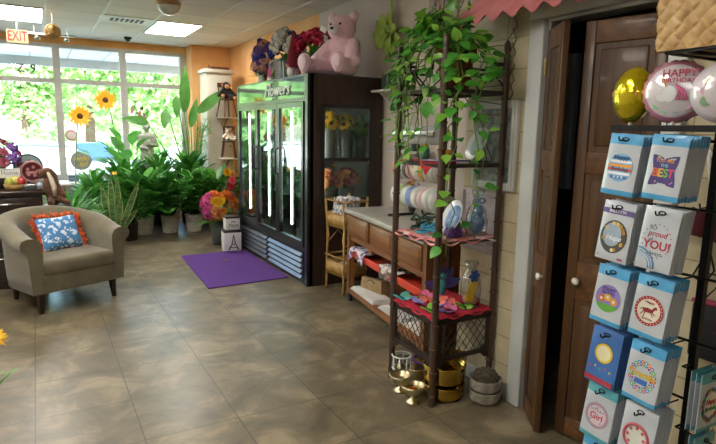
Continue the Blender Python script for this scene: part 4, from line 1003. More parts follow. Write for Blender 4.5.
m = MB(pm('terracotta', '#a85a3c', '#8f482d', 8, .8, bump=.2)); m.open = True; m.lathe([(.08, 0), (.11, .2), (.12, .2), (.12, .23), (.105, .23), (.09, .19)], 18); m.build('pot', t)
m = MB(SOIL); m.cyl((0, 0, .17), (0, 0, .185), .098, n=16); m.build('soil', t)
m = MB(STEM); m.tube([(0, 0, .18), (.01, 0, .5), (.03, 0, .775)], .006, 6); m.build('stem', t)
m = MB(MIDGREEN); m.leaf((.01, 0, .56), (.7, -.2, .9), (0, 0, 1), .15, .05, .4); m.leaf((.01, 0, .62), (.3, -.5, .4), (0, 0, 1), .12, .05, .4); m.leaf((.01, 0, .5), (-.8, -.2, .5), (0, 0, 1), .14, .05, .4); m.leaf((.01, 0, .6), (-.2, -.8, .9), (0, 0, 1), .14, .05, .4); m.build('leaf', t)
inst(bloom('daisy', pY, pYc), 'blossom', t, (.035, 0, .775), face((.5, -.6, .7)), .052)

# ------------------------------------------------------------------ statue on a pedestal
st_m = pm('statue_stone', '#b3b2ab', '#9a9992', 10, .85, bump=.3)
t = thing('pedestal', 'short pale stone pedestal under the statue among plants', 'pedestal', (1.52, 9.42, 0))
m = MB(st_m); m.rbox(-.15, .15, -.15, .15, 0, .08, .01); m.build('base', t); m = MB(st_m); m.lathe([(.12, .08), (.1, .12), (.095, .62), (.12, .66)], 20); m.build('shaft', t); m = MB(st_m); m.rbox(-.15, .15, -.15, .15, .66, .72, .01); m.build('top', t)
t = thing('garden_statue', 'grey stone statue of a robed standing figure among the plants', 'statue', (1.52, 9.42, .72))
sp = [((0, 0, .18), (.12, .10, .22)), ((0, 0, .36), (.10, .085, .18)), ((0, .01, .54), (.105, .075, .13)), ((0, .0, .64), (.11, .065, .06)), ((0, -.01, .70), (.035, .035, .06)), ((-.005, -.02, .785), (.056, .066, .075)), ((0, .01, .80), (.066, .068, .068)), ((0, -.085, .775), (.012, .014, .016)), ((0, 0, .02), (.13, .12, .03))]
sp += capsule((-.1, 0, .63), (-.145, -.03, .47), .036, .03) + capsule((-.145, -.03, .47), (-.02, -.11, .44), .03, .022) + capsule((.1, 0, .63), (.14, -.02, .48), .036, .03) + capsule((.14, -.02, .48), (.03, -.11, .50), .03, .022)
for a in range(7): sp += capsule((math.cos(a*.9)*.08, math.sin(a*.9)*.07, .4), (math.cos(a*.9)*.12, math.sin(a*.9)*.1, .02), .02, .028)
o = blob('figure', sp, st_m, t, voxel=.014, smooth=3)
t.scale = (1.05, 1.05, .98)

# ------------------------------------------------------------------ tall pale cabinet in the far corner
cb = pm('cabinet_pale', '#c3bfb2', '#b4b0a2', 3, .6)
t = thing('tall_cabinet', 'tall narrow pale cabinet in the corner beside the cooler', 'cabinet', (2.575, 9.2, 0))
m = MB(cb); m.box(-.205, .205, -.2, .2, .06, 2.34); m.box(-.19, .19, -.18, .2, 0, .06); m.build('body', t)
m = MB(cb); m.rbox(-.24, .24, -.235, .2, 2.34, 2.40, .012); m.build('cornice', t)
m = MB(cb); m.rbox(-.195, .195, -.222, -.2, .1, 2.3, .006); d = m.build('door', t)
m = MB(SILVER); m.ell((.15, -.235, 1.2), .014, 10, 6); m.cyl((.15, -.222, 1.2), (.15, -.235, 1.2), .006, n=6); m.build('knob', d)
t = thing('brown_tray', 'low dark brown tray on top of the tall pale cabinet', 'tray', (2.62, 9.2, 2.40)); m = MB(wood('tray_brown', '#6b3e25', '#532d18', 'X', 4, .5)); m.rbox(-.15, .15, -.12, .12, 0, .05, .008); m.build('body', t)
m = MB(_M['tray_brown']); m.torus((-.15, 0, .05), .03, .006, 14, 5, rot_to((1, 0, 0))); m.build('handle', t)
wd = wood('doll_chair_wood', '#5a3a26', '#452a1a', 'Z', 4, .5)
def doll_chair(x, y, z, rz, label, s=1.0):
    t = thing('doll_chair', label, 'doll chair', (x, y, z), rz)
    m = MB(wd); m.rbox(-.1*s, .1*s, -.09*s, .09*s, .26*s, .285*s, .006); m.build('seat', t)
    for sx in (-1, 1):
        for sy in (-1, 1):
            m = MB(wd); m.cyl((sx*.08*s, sy*.07*s, .26*s), (sx*.115*s, sy*.11*s, 0), .011*s, n=8); m.build('leg', t)
        m = MB(wd); m.cyl((sx*.085*s, .075*s, .285*s), (sx*.085*s, .10*s, .52*s), .010*s, n=8); m.build('back_post', t)
    m = MB(wd); m.rbox(-.1*s, .1*s, .092*s, .108*s, .46*s, .53*s, .006); m.rbox(-.085*s, .085*s, .086*s, .098*s, .36*s, .39*s, .004); m.build('back_rail', t)
    return t
def plant_shelf(x, y, z, label):
    t = thing('wall_bracket', label, 'shelf', (x, y, z)); m = MB(cb); m.rbox(-.13, .13, -.13, .13, -.02, 0, .004); m.build('board', t)
    m = MB(BLACK); m.tube([(0, .13, -.14), (0, 0, -.03), (0, -.1, -.02)], .008, 6); m.build('bracket', t)
doll_chair(2.64, 8.845, 1.66, .3, 'little wooden doll chair high on the pale cabinet front under the black toy')
plant_shelf(2.64, 8.845, 1.66, 'small bracket holding the upper doll chair on the cabinet')
doll_chair(2.66, 8.845, 1.02, -.4, 'little wooden doll chair lower on the pale cabinet front holding white toy', .95)
plant_shelf(2.66, 8.845, 1.02, 'small bracket holding the lower doll chair on the cabinet')
t = thing('plush_monkey', 'black plush monkey slumped on the upper doll chair', 'plush toy', (2.64, 8.845, 1.66+.285))
bf = pm('black_plush', '#171515', '#211d1c', 50, .95, bump=.8)
blob('body', [((0, .02, .09), (.075, .06, .09)), ((0, .0, .2), (.06, .06, .06))] + capsule((-.05, 0, .14), (-.15, -.08, .04), .03, .026) + capsule((.05, 0, .14), (.12, -.06, .05), .03, .026) + capsule((-.04, -.03, .04), (-.1, -.14, .03), .032, .03) + capsule((.04, -.03, .04), (.09, -.13, .0), .032, .03), bf, t, voxel=.012)
m = MB(pm('monkey_tan', '#b98a5d', '#a37548', 20, .9)); m.ell((0, -.05, .185), (.04, .025, .035), 12, 8); m.build('muzzle', t)
for s in (-1, 1):
    m = MB(_M['monkey_tan']); m.ell((s*.062, .0, .205), (.018, .012, .022), 10, 6); m.build('ear', t)
    m = MB(_M['monkey_tan']); m.ell((-.1 if s < 0 else .09, -.16 if s < 0 else -.15, .035 if s < 0 else 0.005), (.03, .015, .03), 10, 6); m.build('sole', t)
t = thing('plush_bear', 'small white plush bear with brown ears on the lower doll chair', 'plush toy', (2.66, 8.845, 1.02+.2715))
blob('body', [((0, .01, .065), (.06, .05, .065)), ((0, 0, .155), (.05, .045, .045)), ((-.04, .0, .195), (.018, .012, .018)), ((.04, 0, .195), (.018, .012, .018))] + capsule((-.04, 0, .1), (-.1, -.05, .06), .024, .02) + capsule((.04, 0, .1), (.1, -.05, .06), .024, .02) + capsule((-.03, -.03, .03), (-.06, -.12, .03), .026, .024) + capsule((.03, -.03, .03), (.06, -.12, .03), .026, .024), pm('white_plush', '#d6d0c6', '#c4bdb1', 50, .95, bump=.7), t, voxel=.011)
m = MB(pm('brown_nose', '#4f3020', '#3d2417', 20, .8)); m.ell((0, -.048, .15), (.014, .01, .01), 8, 6); m.ell((-.02, -.04, .17), .006, 8, 5); m.ell((.02, -.04, .17), .006, 8, 5); m.build('face', t)
# ------------------------------------------------------------------ work counter
ck = wood('counter_wood', '#935c22', '#6d4114', 'X', 4, .45, .15); ckz = wood('counter_wood_upright', '#8b5822', '#663c14', 'Z', 4, .45, .15)
topm = pm('laminate_grey', '#b9b5ad', '#a5a199', 30, .4, coat=.15)
t = thing('work_counter', 'wooden work counter with grey top and three drawers behind bamboo rack', 'counter', (2.31, 4.22, 0), math.atan2(-.989, -.148))
CT = t
Lc, D = 1.455, .58
m = MB(topm); m.rbox(-.025, Lc+.0, -.025, D, .792, .832, .008); m.build('worktop', t)
for x in (0, Lc-.05):
    for y in (0, D-.05):
        m = MB(ckz); m.box(x, x+.05, y, y+.05, .075, .792); m.build('leg', t)
        m = MB(BLACK); m.cyl((x+.025, y+.012, .03), (x+.025, y+.04, .03), .03, n=14); m.box(x+.012, x+.04, y+.016, y+.036, .05, .075); m.build('caster', t)
m = MB(ck); m.box(.05, Lc-.05, .012, .03, .56, .792); m.box(.05, Lc-.05, D-.03, D-.012, .1, .792); m.box(Lc-.04, Lc-.02, .05, D-.05, .1, .792); m.box(.012, .03, .05, D-.05, .56, .792)
m.box(.46, .53, .008, .03, .53, .57); m.box(.93, 1.0, .008, .03, .53, .57)
m.build('carcass', t)
for x0, x1 in ((.06, .48), (.52, .94), (.98, 1.395)):
    m = MB(ck); m.rbox(x0, x1, -.008, .012, .605, .775, .006); m.rbox(x0+.02, x1-.02, -.014, -.006, .625, .755, .005); d = m.build('drawer', t)
m = MB(ck); m.box(.0, Lc, .05, D-.05, .09, .125); m.box(.05, Lc-.05, .004, .05, .085, .13); m.build('bottom_shelf', t)
m = MB(pm('tray_orange_red', '#d8452c', '#c83a22', 5, .45)); m.box(.05, Lc-.05, .03, D-.05, .43, .442); m.rbox(.05, Lc-.05, .01, .03, .42, .475, .004); m.build('middle_tray', t)
def on_counter(x, y, z):
    a = CT.rotation_euler.z; c, s = math.cos(a), math.sin(a); return (CT.location.x + c*x - s*y, CT.location.y + s*x + c*y, z)
RZ = CT.rotation_euler.z
# things on the tray and bottom shelf
def cloth(name, label, cat, loc, rz, w, d, m_, drop=.08, seed=1, amp=.012, grp=None, h=.0):
    """a crumpled cloth lying at loc and hanging over its front edge (local -y)"""
    t = thing(name, label, cat, loc, rz, grp); mm = MB(m_)
    def f(u, v):
        x = (u-.5)*w; y = (v-.0)*d; z = amp*(1+noise.noise(V((x*14+seed, y*14, seed)))) + .004 + h*math.sin(PI*u)
        if v < .35:
            q = (.35-v)/.35; y = .35*d - (.35*d)*min(1, q*1.0)*(1 if q < .55 else .55/q) ; z -= drop*max(0, q-.5)*2*(.6+.4*math.sin(u*7+seed)); y -= .012*math.sin(u*19+seed)*max(0, q-.5)*2
        return V((x, y-.35*d*.45, z))
    mm.grid(f, 22, 14); mm.build('cloth', t); return t
def print_mat(name, base, spots, scale=30):
    if name in _M: return _M[name]
    m = bpy.data.materials.new(name); m.use_nodes = True; nt = m.node_tree; b = nt.nodes['Principled BSDF']; b.inputs['Roughness'].default_value = .8
    tc = nt.nodes.new('ShaderNodeTexCoord'); vo = nt.nodes.new('ShaderNodeTexVoronoi'); vo.inputs['Scale'].default_value = scale
    r = nt.nodes.new('ShaderNodeValToRGB'); r.color_ramp.interpolation = 'CONSTANT'; e = r.color_ramp.elements
    cs = [base]+list(spots); e[0].color = lin(cs[0]); e[1].position = .4; e[1].color = lin(cs[1])
    for i, c in enumerate(cs[2:]):
        x = e.new(.4+.55*(i+1)/(len(cs)-1)); x.color = lin(c)
    nt.links.new(tc.outputs['Object'], vo.inputs['Vector']); sp = nt.nodes.new('ShaderNodeSeparateColor'); nt.links.new(vo.outputs['Color'], sp.inputs[0]); nt.links.new(sp.outputs[0], r.inputs['Fac']); nt.links.new(r.outputs['Color'], b.inputs['Base Color'])
    _M[name] = m; return m
cloth('floral_cloth', 'white and violet floral cloth hanging over the orange tray at its far end', 'cloth', on_counter(.22, .0, .476), RZ, .34, .36, print_mat('floral_cloth', '#d8d4d6', ['#8a6a9c', '#b9a3c2', '#5d5872']), .12, 2, h=.02)
cloth('checked_cloth', 'grey white patterned cloth on the orange tray near the rack', 'cloth', on_counter(.86, .0, .476), RZ, .32, .34, print_mat('grey_print_cloth', '#cfcac4', ['#6a5f5c', '#a08f88', '#8d4a48']), .12, 5, h=.02)
t = thing('silk_flower', 'purple silk bloom spray lying on the orange tray near bamboo rack', 'flowers', on_counter(.98, .1, .51), RZ)
for i in range(9): inst(bloom('cluster', pPu), 'blossom', t, (rnd(-.08, .08), rnd(-.07, .07), .04+rnd(0, .05)), (rnd(-.5, .5), rnd(-.5, .5), 0), .045)
m = MB(DARKGREEN); greens(m, (0, 0, .01), 12, .14, .04, 3, .2); m.build('foliage', t)
t = thing('paper_bag', 'flattened brown paper bag on the counter bottom shelf', 'bag', on_counter(.26, .2, .1255), RZ+.25)
m = MB(pm('kraft_paper', '#a48a62', '#8d744e', 10, .8)); m.add([(-.15, -.09, 0), (.15, -.09, 0), (.15, .09, 0), (-.15, .09, 0), (-.15, -.075, .12), (.13, -.08, .14), (.13, -.04, .14), (-.15, -.035, .12)], [(3, 2, 1, 0), (0, 1, 5, 4), (1, 2, 6, 5), (2, 3, 7, 6), (3, 0, 4, 7), (4, 5, 6, 7)]); m.build('body', t)
m = MB(BLACK); m.tube([(-.06, -.083, .1), (-.03, -.086, .12), (.02, -.086, .12), (.05, -.083, .1)], .004, 5); m.build('handle', t)
for i, (x, y, c, w, lb) in enumerate(((.2, .1, '#d9d8d4', .5, 'long white paper sheaf lying flat at front of counter bottom shelf'), (.72, .12, '#c9c8c6', .4, 'pale paper stack lying on bottom shelf beneath the patterned cloth'), (1.1, .14, '#d3cdc2', .32, 'cream paper stack on bottom shelf seen through rack lattice'))):
    t = thing('paper_stack', lb, 'papers', on_counter(x+.12, y, .1255), RZ+.03*i)
    for k in range(4):
        m = MB(pm('paper_%d' % i, c, None, 4, .8)); m.rbox(-w/2+.01*k, w/2-.006*k, -.09+.004*k, .09-.003*k, .008*k, .008*k+.0075, .001); m.build('sheet', t)
t = thing('red_box', 'dark red box at the back of the counter bottom shelf', 'box', on_counter(.7, .4, .1255), RZ)
m = MB(pm('box_maroon', '#6b2430', '#561b26', 5, .6)); m.rbox(-.16, .16, -.07, .09, 0, .2, .005); m.build('body', t); m = MB(pm('box_maroon_lid', '#7a2c38', '#63222d', 5, .6)); m.rbox(-.165, .165, -.075, .095, .201, .235, .005); m.build('lid', t)

# ribbon stand on the counter with spools
t = thing('ribbon_stand', 'dark metal ribbon stand with rods on the counter holding two rows', 'rack', (2.47, 3.38, .8325))
dkm = pm('stand_metal', '#3c3a38', '#2f2d2c', 6, .4, .5)
for y in (-.29, .285):
    m = MB(dkm); m.box(-.1, .14, y-.008, y+.008, 0, .02); m.box(-.03, -.01, y-.008, y+.008, .02, .62); m.build('upright', t)
for z in (.18, .385): m = MB(dkm); m.cyl((-.02, -.282, z), (-.02, .277, z), .009, n=8); m.build('rod', t)
m = MB(dkm); m.cyl((-.02, -.282, .615), (-.02, .277, .615), .008, n=8); m.build('rod', t)
RC = [('#d88a7a', 'coral'), ('#c9c2b0', 'cream'), ('#5f6350', 'dark olive'), ('#d98d96', 'rose'), ('#e7ddc9', 'ivory'), ('#e8a13a', 'golden'), ('#c9c5ba', 'pale grey'), ('#b9b6ae', 'silver grey'),
      ('#e4e4df', 'white'), ('#b9d08a', 'lime'), ('#dcded8', 'pale'), ('#7f9fd8', 'blue'), ('#e6e3dc', 'off white'), ('#e3bfc4', 'blush'), ('#dedfdc', 'silvery white'), ('#d6d6d2', 'light grey')]
ordn = ['first', 'second', 'third', 'fourth', 'fifth', 'sixth', 'seventh', 'eighth']
spool_f = pm('spool_card', '#d9d8d3', '#cbcac5', 5, .6)
for r in range(2):
    for k in range(8):
        c, nm = RC[r*8+k]; w = .052; y = .235-.068*k
        t2 = thing('ribbon_spool', '%s ribbon spool, %s from left in %s row of the stand' % (nm, ordn[k], ('upper', 'lower')[r]), 'ribbon', (2.45, 3.38+y, .8325+(.385, .18)[r]), 0, 'ribbon spools on the stand')
        R_ = rot_to((0, 1, 0))
        m = MB(spool_f); rr_ = .082-.003*(k % 3)
        for s in (-1, 1): m.lathe([(.0125, -.002), (rr_, -.002), (rr_, .002), (.0125, .002), (.0125, -.002)], 22, (0, s*w/2, 0), R_)
        m.lathe([(.0125, -w/2), (.018, -w/2), (.018, w/2), (.0125, w/2), (.0125, -w/2)], 14, (0, 0, 0), R_)
        m.build('flanges', t2)
        m = MB(pm('ribbon_'+nm.replace(' ', '_'), c, None, 8, .45)); rb = rr_*1.03; m.lathe([(.019, -w/2+.003), (rb, -w/2+.003), (rb, w/2-.003), (.019, w/2-.003)], 22, (0, 0, 0), R_); m.build('ribbon', t2)
t = thing('paper_roll', 'silvery white wrapping roll on top of the ribbon stand', 'paper roll', (2.45, 3.37, .8325+.615+.07))
m = MB(pm('roll_paper', '#c9ccd0', '#bcbfc4', 3, .35)); m.lathe([(.011, -.25), (.068, -.25), (.068, .25), (.011, .25), (.011, -.25)], 24, (0, 0, -.045), rot_to((0, 1, 0))); m.build('roll', t)
m = MB(SILVER); m.rbox(-.092, -.08, -.255, .255, -.055, -.015, .004); m.box(-.08, -.068, -.25, .25, -.05, -.047); m.build('cutter_bar', t)
# wall shelves
shm = pm('shelf_white', '#c9c6be', '#bdbab2', 4, .5)
for y0, y1, z, lb in ((4.25, 4.70, 1.875, 'upper short white wall shelf above the cooler corner'), (3.92, 4.38, 1.325, 'lower short white wall shelf left of the ribbon rows')):
    t = thing('wall_shelf', lb, 'shelf', (3.0, (y0+y1)/2, z)); h = (y1-y0)/2
    m = MB(shm); m.rbox(-.2, 0, -h, h, -.022, 0, .004); m.build('board', t)
    for y in (-h*.6, h*.6): m = MB(shm); m.prism([(0, -.022), (-.16, -.022), (0, -.15)], y-.008, y+.008, lambda u, w, d: V((u, d, w))); m.build('bracket', t)
t = thing('green_candle', 'dark green glass jar candle standing on the upper wall shelf', 'candle', (2.88, 4.50, 1.875))
m = MB(pm('candle_green', '#3f5746', '#2f4536', 14, .3, coat=.4)); m.rbox(-.055, .055, -.055, .055, 0, .13, .012); m.build('jar', t); m = MB(pm('jar_rim', '#56705d', '#46604d', 9, .25)); m.rbox(-.057, .057, -.057, .057, .131, .142, .004); m.build('lid', t)
t = thing('milk_jug', 'translucent white jug on the lower wall shelf', 'jug', (2.9, 4.18, 1.325))
m = MB(pm('jug_white', '#d3d6d4', '#c4c8c6', 4, .35)); m.open = True; m.lathe([(.05, 0), (.058, .02), (.06, .14), (.045, .19), (.05, .215), (.044, .215), (.04, .19)], 20); m.build('body', t)
m = MB(_M['jug_white']); m.tube([(0, .055, .17), (0, .10, .16), (0, .105, .09), (0, .058, .05)], .008, 7); m.build('handle', t)
for i, (y, c, lb) in enumerate(((4.32, ('teal_tin', '#2f6a66', '#25544f'), 'small teal tin on lower wall shelf left of the white jug'), (4.06, ('tin_dark', '#33424a', '#28353c'), 'small dark blue tin on lower wall shelf right of the white jug'))):
    t = thing('small_tin', lb, 'tin', (2.89, y, 1.325)); m = MB(pm(c[0], c[1], c[2], 5, .4)); m.lathe([(.035, 0), (.036, .07), (.033, .075), (0, .075)], 16); m.build('body', t); m = MB(SILVER); m.lathe([(.037, .0755), (.037, .083), (0, .085)], 16); m.build('lid', t)
t = thing('small_posy', 'little orange and yellow posy in a small vase at back of counter', 'flowers', on_counter(.32, .46, .8325))
m = MB(pm('vase_brown', '#4b3a2c', '#3b2d22', 6, .4)); m.lathe([(.025, 0), (.035, .05), (.018, .11), (.02, .13)], 14); m.build('vase', t)
m = MB(MIDGREEN); greens(m, (0, 0, .13), 12, .09, .03, 4, .6); m.build('foliage', t); arrangement(t, [(rO, .03), (rY, .028), (bloom('rose', pR), .022)], (0, 0, .19), (.06, .06, .06), 8, 6, .3)
# wall pictures
def tagprint(m, spots):
    for u, w, r, c in spots: m.use(c); m.disc(*r)
t = thing('wall_print', 'floral print on pale board hung high on the grey wall', 'picture', (2.985, 3.87, 2.56))
m = MB(pm('print_paper', '#b8ad9c', '#ab9f8d', 6, .8)); m.rbox(-.01, .015, -.19, .19, -.22, .32, .003); m.build('board', t)
m = MB(pm('print_blue', '#5a6c8c', '#4a5b78', 9, .7)); R_ = rot_to((-1, 0, 0)); rr = random.Random(3)
for i in range(8): m.disc((-.01, rr.uniform(-.13, .13), rr.uniform(-.15, .15)), rr.uniform(.02, .035), R_, 12, .002)
m.use(pm('print_rose', '#a8787c', '#966569', 9, .7))
for i in range(7): m.disc((-.0102, rr.uniform(-.13, .13), rr.uniform(-.15, .2)), rr.uniform(.015, .03), R_, 12, .003)
m.use(pm('print_stem', '#5a6b50', '#4b5b42', 9, .7))
for i in range(7): a = rr.uniform(-.12, .12); m.tube([(-.0115, a*.3, -.2), (-.0115, a*.8, -.05), (-.0115, a, .12)], .003, 4)
m.build('printed_flowers', t)
t = thing('wall_flower', 'big green fabric flower fixed on the grey wall above upper shelf', 'decoration', (2.97, 4.62, 2.42))
m = MB(pm('fabric_green', '#a8c05a', '#7f9c3f', 9, .8)); rr = random.Random(8)
for p, L in (((0, 0, 0), .2), ((0, -.08, -.09), .17), ((0, .09, -.02), .17)):
    for i in range(6): a = i*1.05; m.leaf(V(p)+V((-.02, 0, 0)), (-.35, math.cos(a), math.sin(a)), (-1, 0, 0), L, .12, .5, .3, 4)
m.leaf((-.01, .0, -.1), (-.1, .25, -1), (-1, 0, 0), .24, .06, .3); m.leaf((-.01, -.02, .1), (-.1, -.1, 1), (-1, 0, 0), .36, .05, .1); m.build('petals', t)
m = MB(pm('fabric_green_dark', '#6c8c3a', '#5b7a2f', 9, .8)); m.ell((-.04, 0, 0), .035, 10, 7); m.tube([(-.012, 0, 0), (.0, .02, -.25)], .008, 5); m.cyl((-.04, 0, 0), (.029, 0, 0), .01, n=6); m.build('stem', t)
# framed lace on the tiled wall
lace = pm('lace_grey', '#a7aaa8', '#6f7472', 28, .8, bump=.3, detail=6)
def frame(name, label, y0, y1, z0, z1, fm_, pane, w=.045, dep=.03):
    t = thing(name, label, 'picture', (2.25, (y0+y1)/2, (z0+z1)/2)); h = (y1-y0)/2; k = (z1-z0)/2
    m = MB(fm_)
    m.rbox(-dep, 0, -h, -h+w, -k, k, .006); m.rbox(-dep, 0, h-w, h, -k, k, .006); m.rbox(-dep, 0, -h+w, h-w, -k, -k+w, .006); m.rbox(-dep, 0, -h+w, h-w, k-w, k, .006)
    m.rbox(-dep-.008, -dep, -h+w*.3, -h+w*.7, -k+w*.3, k-w*.3, .003); m.rbox(-dep-.008, -dep, h-w*.7, h-w*.3, -k+w*.3, k-w*.3, .003)
    m.build('frame', t); m = MB(pane); m.box(-.012, -.008, -h+w, h-w, -k+w, k-w); m.build('panel', t); return t
frame('picture_frame', 'white wooden picture frame holding grey lace on the tiled wall', 2.205, 2.545, 1.18, 1.675, pm('frame_white', '#d3d5d2', '#c6c8c5', 4, .5), lace)
frame('lace_panel', 'pale pinkish lace panel below the white picture frame on the tiled wall', 2.30, 2.632, .80, 1.165, pm('frame_lilac', '#c4b8bc', '#b8abb0', 8, .7), pm('lace_pale', '#c9bfc2', '#b0a5a9', 30, .85, bump=.3), .03, .016)
# awning over the doorway
am = pm('awning_red', '#d98d90', '#cb7a7e', 5, .5, bump=.03)
t = thing('corrugated_awning', 'faded red corrugated metal awning above the closet doorway', 'awning', (2.25, 1.9, 2.25))
m = MB(am); Ya, Yb = .68, -.55
for off, fl in ((0, 1), (-.006, -1)):
    def af(u, v, off=off):
        y = Ya+(Yb-Ya)*u; w = .017*math.cos(y*2*PI/.13)
        return V((-.022-.19*v, y, -.01-.165*v + w + off))
    o_ = len(m.f); m.grid(af, 220, 4)
    if fl > 0: pass
m.build('sheet', t)
m = MB(wood('awning_wood', '#6d4a30', '#573922', 'Y', 4, .6)); m.box(-.03, 0, Yb, Ya, -.075, -.045); m.build('batten', t)
m = MB(BLACK)
for y in (.6, -.45): m.tube([(-.18, y, -.19), (0, y, -.06)], .008, 6)
m.build('bracket', t)

# ------------------------------------------------------------------ wicker magazine stand
rt_m = pm('rattan_gold', '#bf9a58', '#9d7a40', 20, .5, coat=.2)
t = thing('wicker_stand', 'two tier honey rattan magazine stand between the cooler and counter', 'stand', (2.455, 4.505, 0), math.radians(-90+4))
# local: x along the front (near is +x), -y is the front
m = MB(rt_m)
for sx in (-.15, .15):
    m2 = MB(rt_m); m2.tube([(sx, -.125, .0), (sx*1.0, -.12, .1), (sx*.98, -.115, .6), (sx*1.03, -.135, .86)], .0115, 8); m2.build('leg', t)
    m2 = MB(rt_m); m2.tube([(sx, .125, .0), (sx*1.0, .12, .1), (sx*.98, .115, .6), (sx*1.03, .125, .90)], .0115, 8); m2.build('leg', t)
for z0, z1, tag_ in ((.62, .86, 'u'), (.17, .40, 'l')):
    m = MB(rt_m)
    for z, e in ((z0, 0), (z0+.12, .004), (z1 if tag_ == 'u' else z1-.06, .01)):
        m.tube([(-.15-e, -.12-e, z), (.15+e, -.12-e, z), (.15+e, .12, z), (-.15-e, .12, z)], .009, 7, closed=True)
    for i in range(24):  # looped weave
        x = -.145+.29*i/23; m.tube([(x-.012, -.122, z0), (x+.014, -.130, z0+.06), (x-.012, -.122, z0+.12)], .007, 5)
    for s in (-1, 1):
        for i in range(18): y = -.115+.23*i/17; m.tube([(s*.151, y-.012, z0), (s*.159, y+.014, z0+.06), (s*.151, y-.012, z0+.12)], .007, 5)
    for i in range(11): x = -.14+.28*i/10; m.cyl((x, -.12, z0+.002), (x, .12, z0+.002), .006, n=5)
    m.build('basket_tier', t)
m = MB(rt_m)
for s in (-1, 1): m.tube([(s*.15, -.115, .60), (s*.12, -.115, .52), (s*.14, -.115, .44)], .006, 6); m.tube([(s*.15, -.11, .45), (s*.155, 0, .56), (s*.15, .11, .45)], .006, 6)
m.build('brace', t)
mg = [('#c9ccd2', '#8f96a8'), ('#d6d2cc', '#a09aa8'), ('#b9bcc4', '#7c8498'), ('#dedcd6', '#9fa4b0')]
for i in range(6):
    c = mg[i % 4]; y = -.075+.028*i
    t2 = thing('magazine', 'glossy pale magazine standing in the top tier of the wicker stand', 'magazine', (2.455, 4.505, .633), math.radians(-86), 'magazines in the wicker stand')
    m = MB(print_mat('magazine_cover_%d' % (i % 4), c[0], [c[1], '#e4e2dc', '#6f6a78'], 34)); m.obox((-.01+.006*(i % 2), y, .125), (.22, .010, .24+.01*(i % 3)), Matrix.Rotation(-.12, 3, 'X')); m.build('pages', t2)
for i in range(3):
    t2 = thing('booklet', 'white booklet lying in the lower tier of the wicker stand', 'booklet', (2.455, 4.505, .183+.021*i), math.radians(-86+3*i), 'booklets in the wicker stand')
    m = MB(pm('booklet_white', '#d9d7d1', '#cdcbc5', 4, .6)); m.rbox(-.125, .11, -.09, .09, 0, .02, .003); m.build('pages', t2)

# ------------------------------------------------------------------ bamboo rack
bam = pm('bamboo_brown', '#4d3425', '#35241a', 10, .4, coat=.2, stretch=(1, 1, .2)); bamd = pm('rack_dark', '#31221a', '#241914', 10, .5)
t = thing('bamboo_rack', 'dark bamboo shelf rack with finials standing against the tiled wall', 'rack', (2.01, 2.505, 0))
px, py = .205, .205
SH = (.505, .925, 1.335, 1.72)
for sx in (-1, 1):
    for sy in (-1, 1):
        m = MB(bam); m.cyl((sx*px, sy*py, 0), (sx*px, sy*py, 1.90), .0185, n=12)
        z = .06
        while z < 1.9: m.torus((sx*px, sy*py, z), .0185, .0058, 14, 6); z += .135
        p = m.build('post', t)
        m = MB(bam); m.lathe([(.016, 1.90), (.019, 1.905), (.012, 1.915), (.016, 1.93), (.018, 1.95), (.012, 1.975), (0, 1.99)], 14, (sx*px, sy*py, 0)); m.build('finial', p)
gl = glass_mat('shelf_glass', '#d4dcd8', 1.0)
for z in SH:
    m = MB(bamd)
    m.box(-px, px, -py-.008, -py+.008, z-.022, z-.004); m.box(-px, px, py-.008, py+.008, z-.022, z-.004); m.box(-px-.008, -px+.008, -py, py, z-.022, z-.004); m.box(px-.008, px+.008, -py, py, z-.022, z-.004)
    s_ = m.build('shelf', t)
    m = MB(gl if z == SH[2] else bamd); m.box(-px+.012, px-.012, -py+.012, py-.012, z-.004, z); m.build('shelf_panel', s_)
def apron(ax, s):
    f = MB(bamd); l = MB(pm('lattice_wire', '#241a15', '#1b1310', 9, .5))
    P = (lambda u, z, d: V((u, s*py+d, z))) if ax == 'x' else (lambda u, z, d: V((s*px+d, u, z)))
    f.prism([(-.19, .275), (.19, .275), (.19, .25), (-.19, .25)], -.007, .007, P); f.prism([(-.19, .25), (-.13, .25), (-.155, .225), (-.19, .215)], -.007, .007, P); f.prism([(.19, .25), (.13, .25), (.155, .225), (.19, .215)], -.007, .007, P)
    f.prism([(-.19, .48), (.19, .48), (.19, .46), (-.19, .46)], -.007, .007, P); f.prism([(-.19, .27), (-.165, .27), (-.165, .48), (-.19, .48)], -.007, .007, P); f.prism([(.165, .27), (.19, .27), (.19, .48), (.165, .48)], -.007, .007, P)
    f.prism([(-.15, .27), (-.12, .27), (-.15, .30)], -.006, .006, P); f.prism([(.15, .27), (.12, .27), (.15, .30)], -.006, .006, P)
    for k in range(-5, 8):
        for dr in (1, -1):
            a = -.15+.05*k; pts = []
            u0, z0, u1, z1 = a, .27, a+.19*.8*1, .46
            if dr < 0: u0, u1 = -u0, -u1
            for q in range(13):
                u = u0+(u1-u0)*q/12; z = z0+(z1-z0)*q/12
                if -.167 <= u <= .167: pts.append(P(u, z, .002*dr))
            if len(pts) > 1: l.tube(pts, .0022, 4)
    o = f.build('apron_frame', t); l.build('lattice', o)
apron('x', -1); apron('y', -1)
m = MB(bamd)   # fretwork at the top
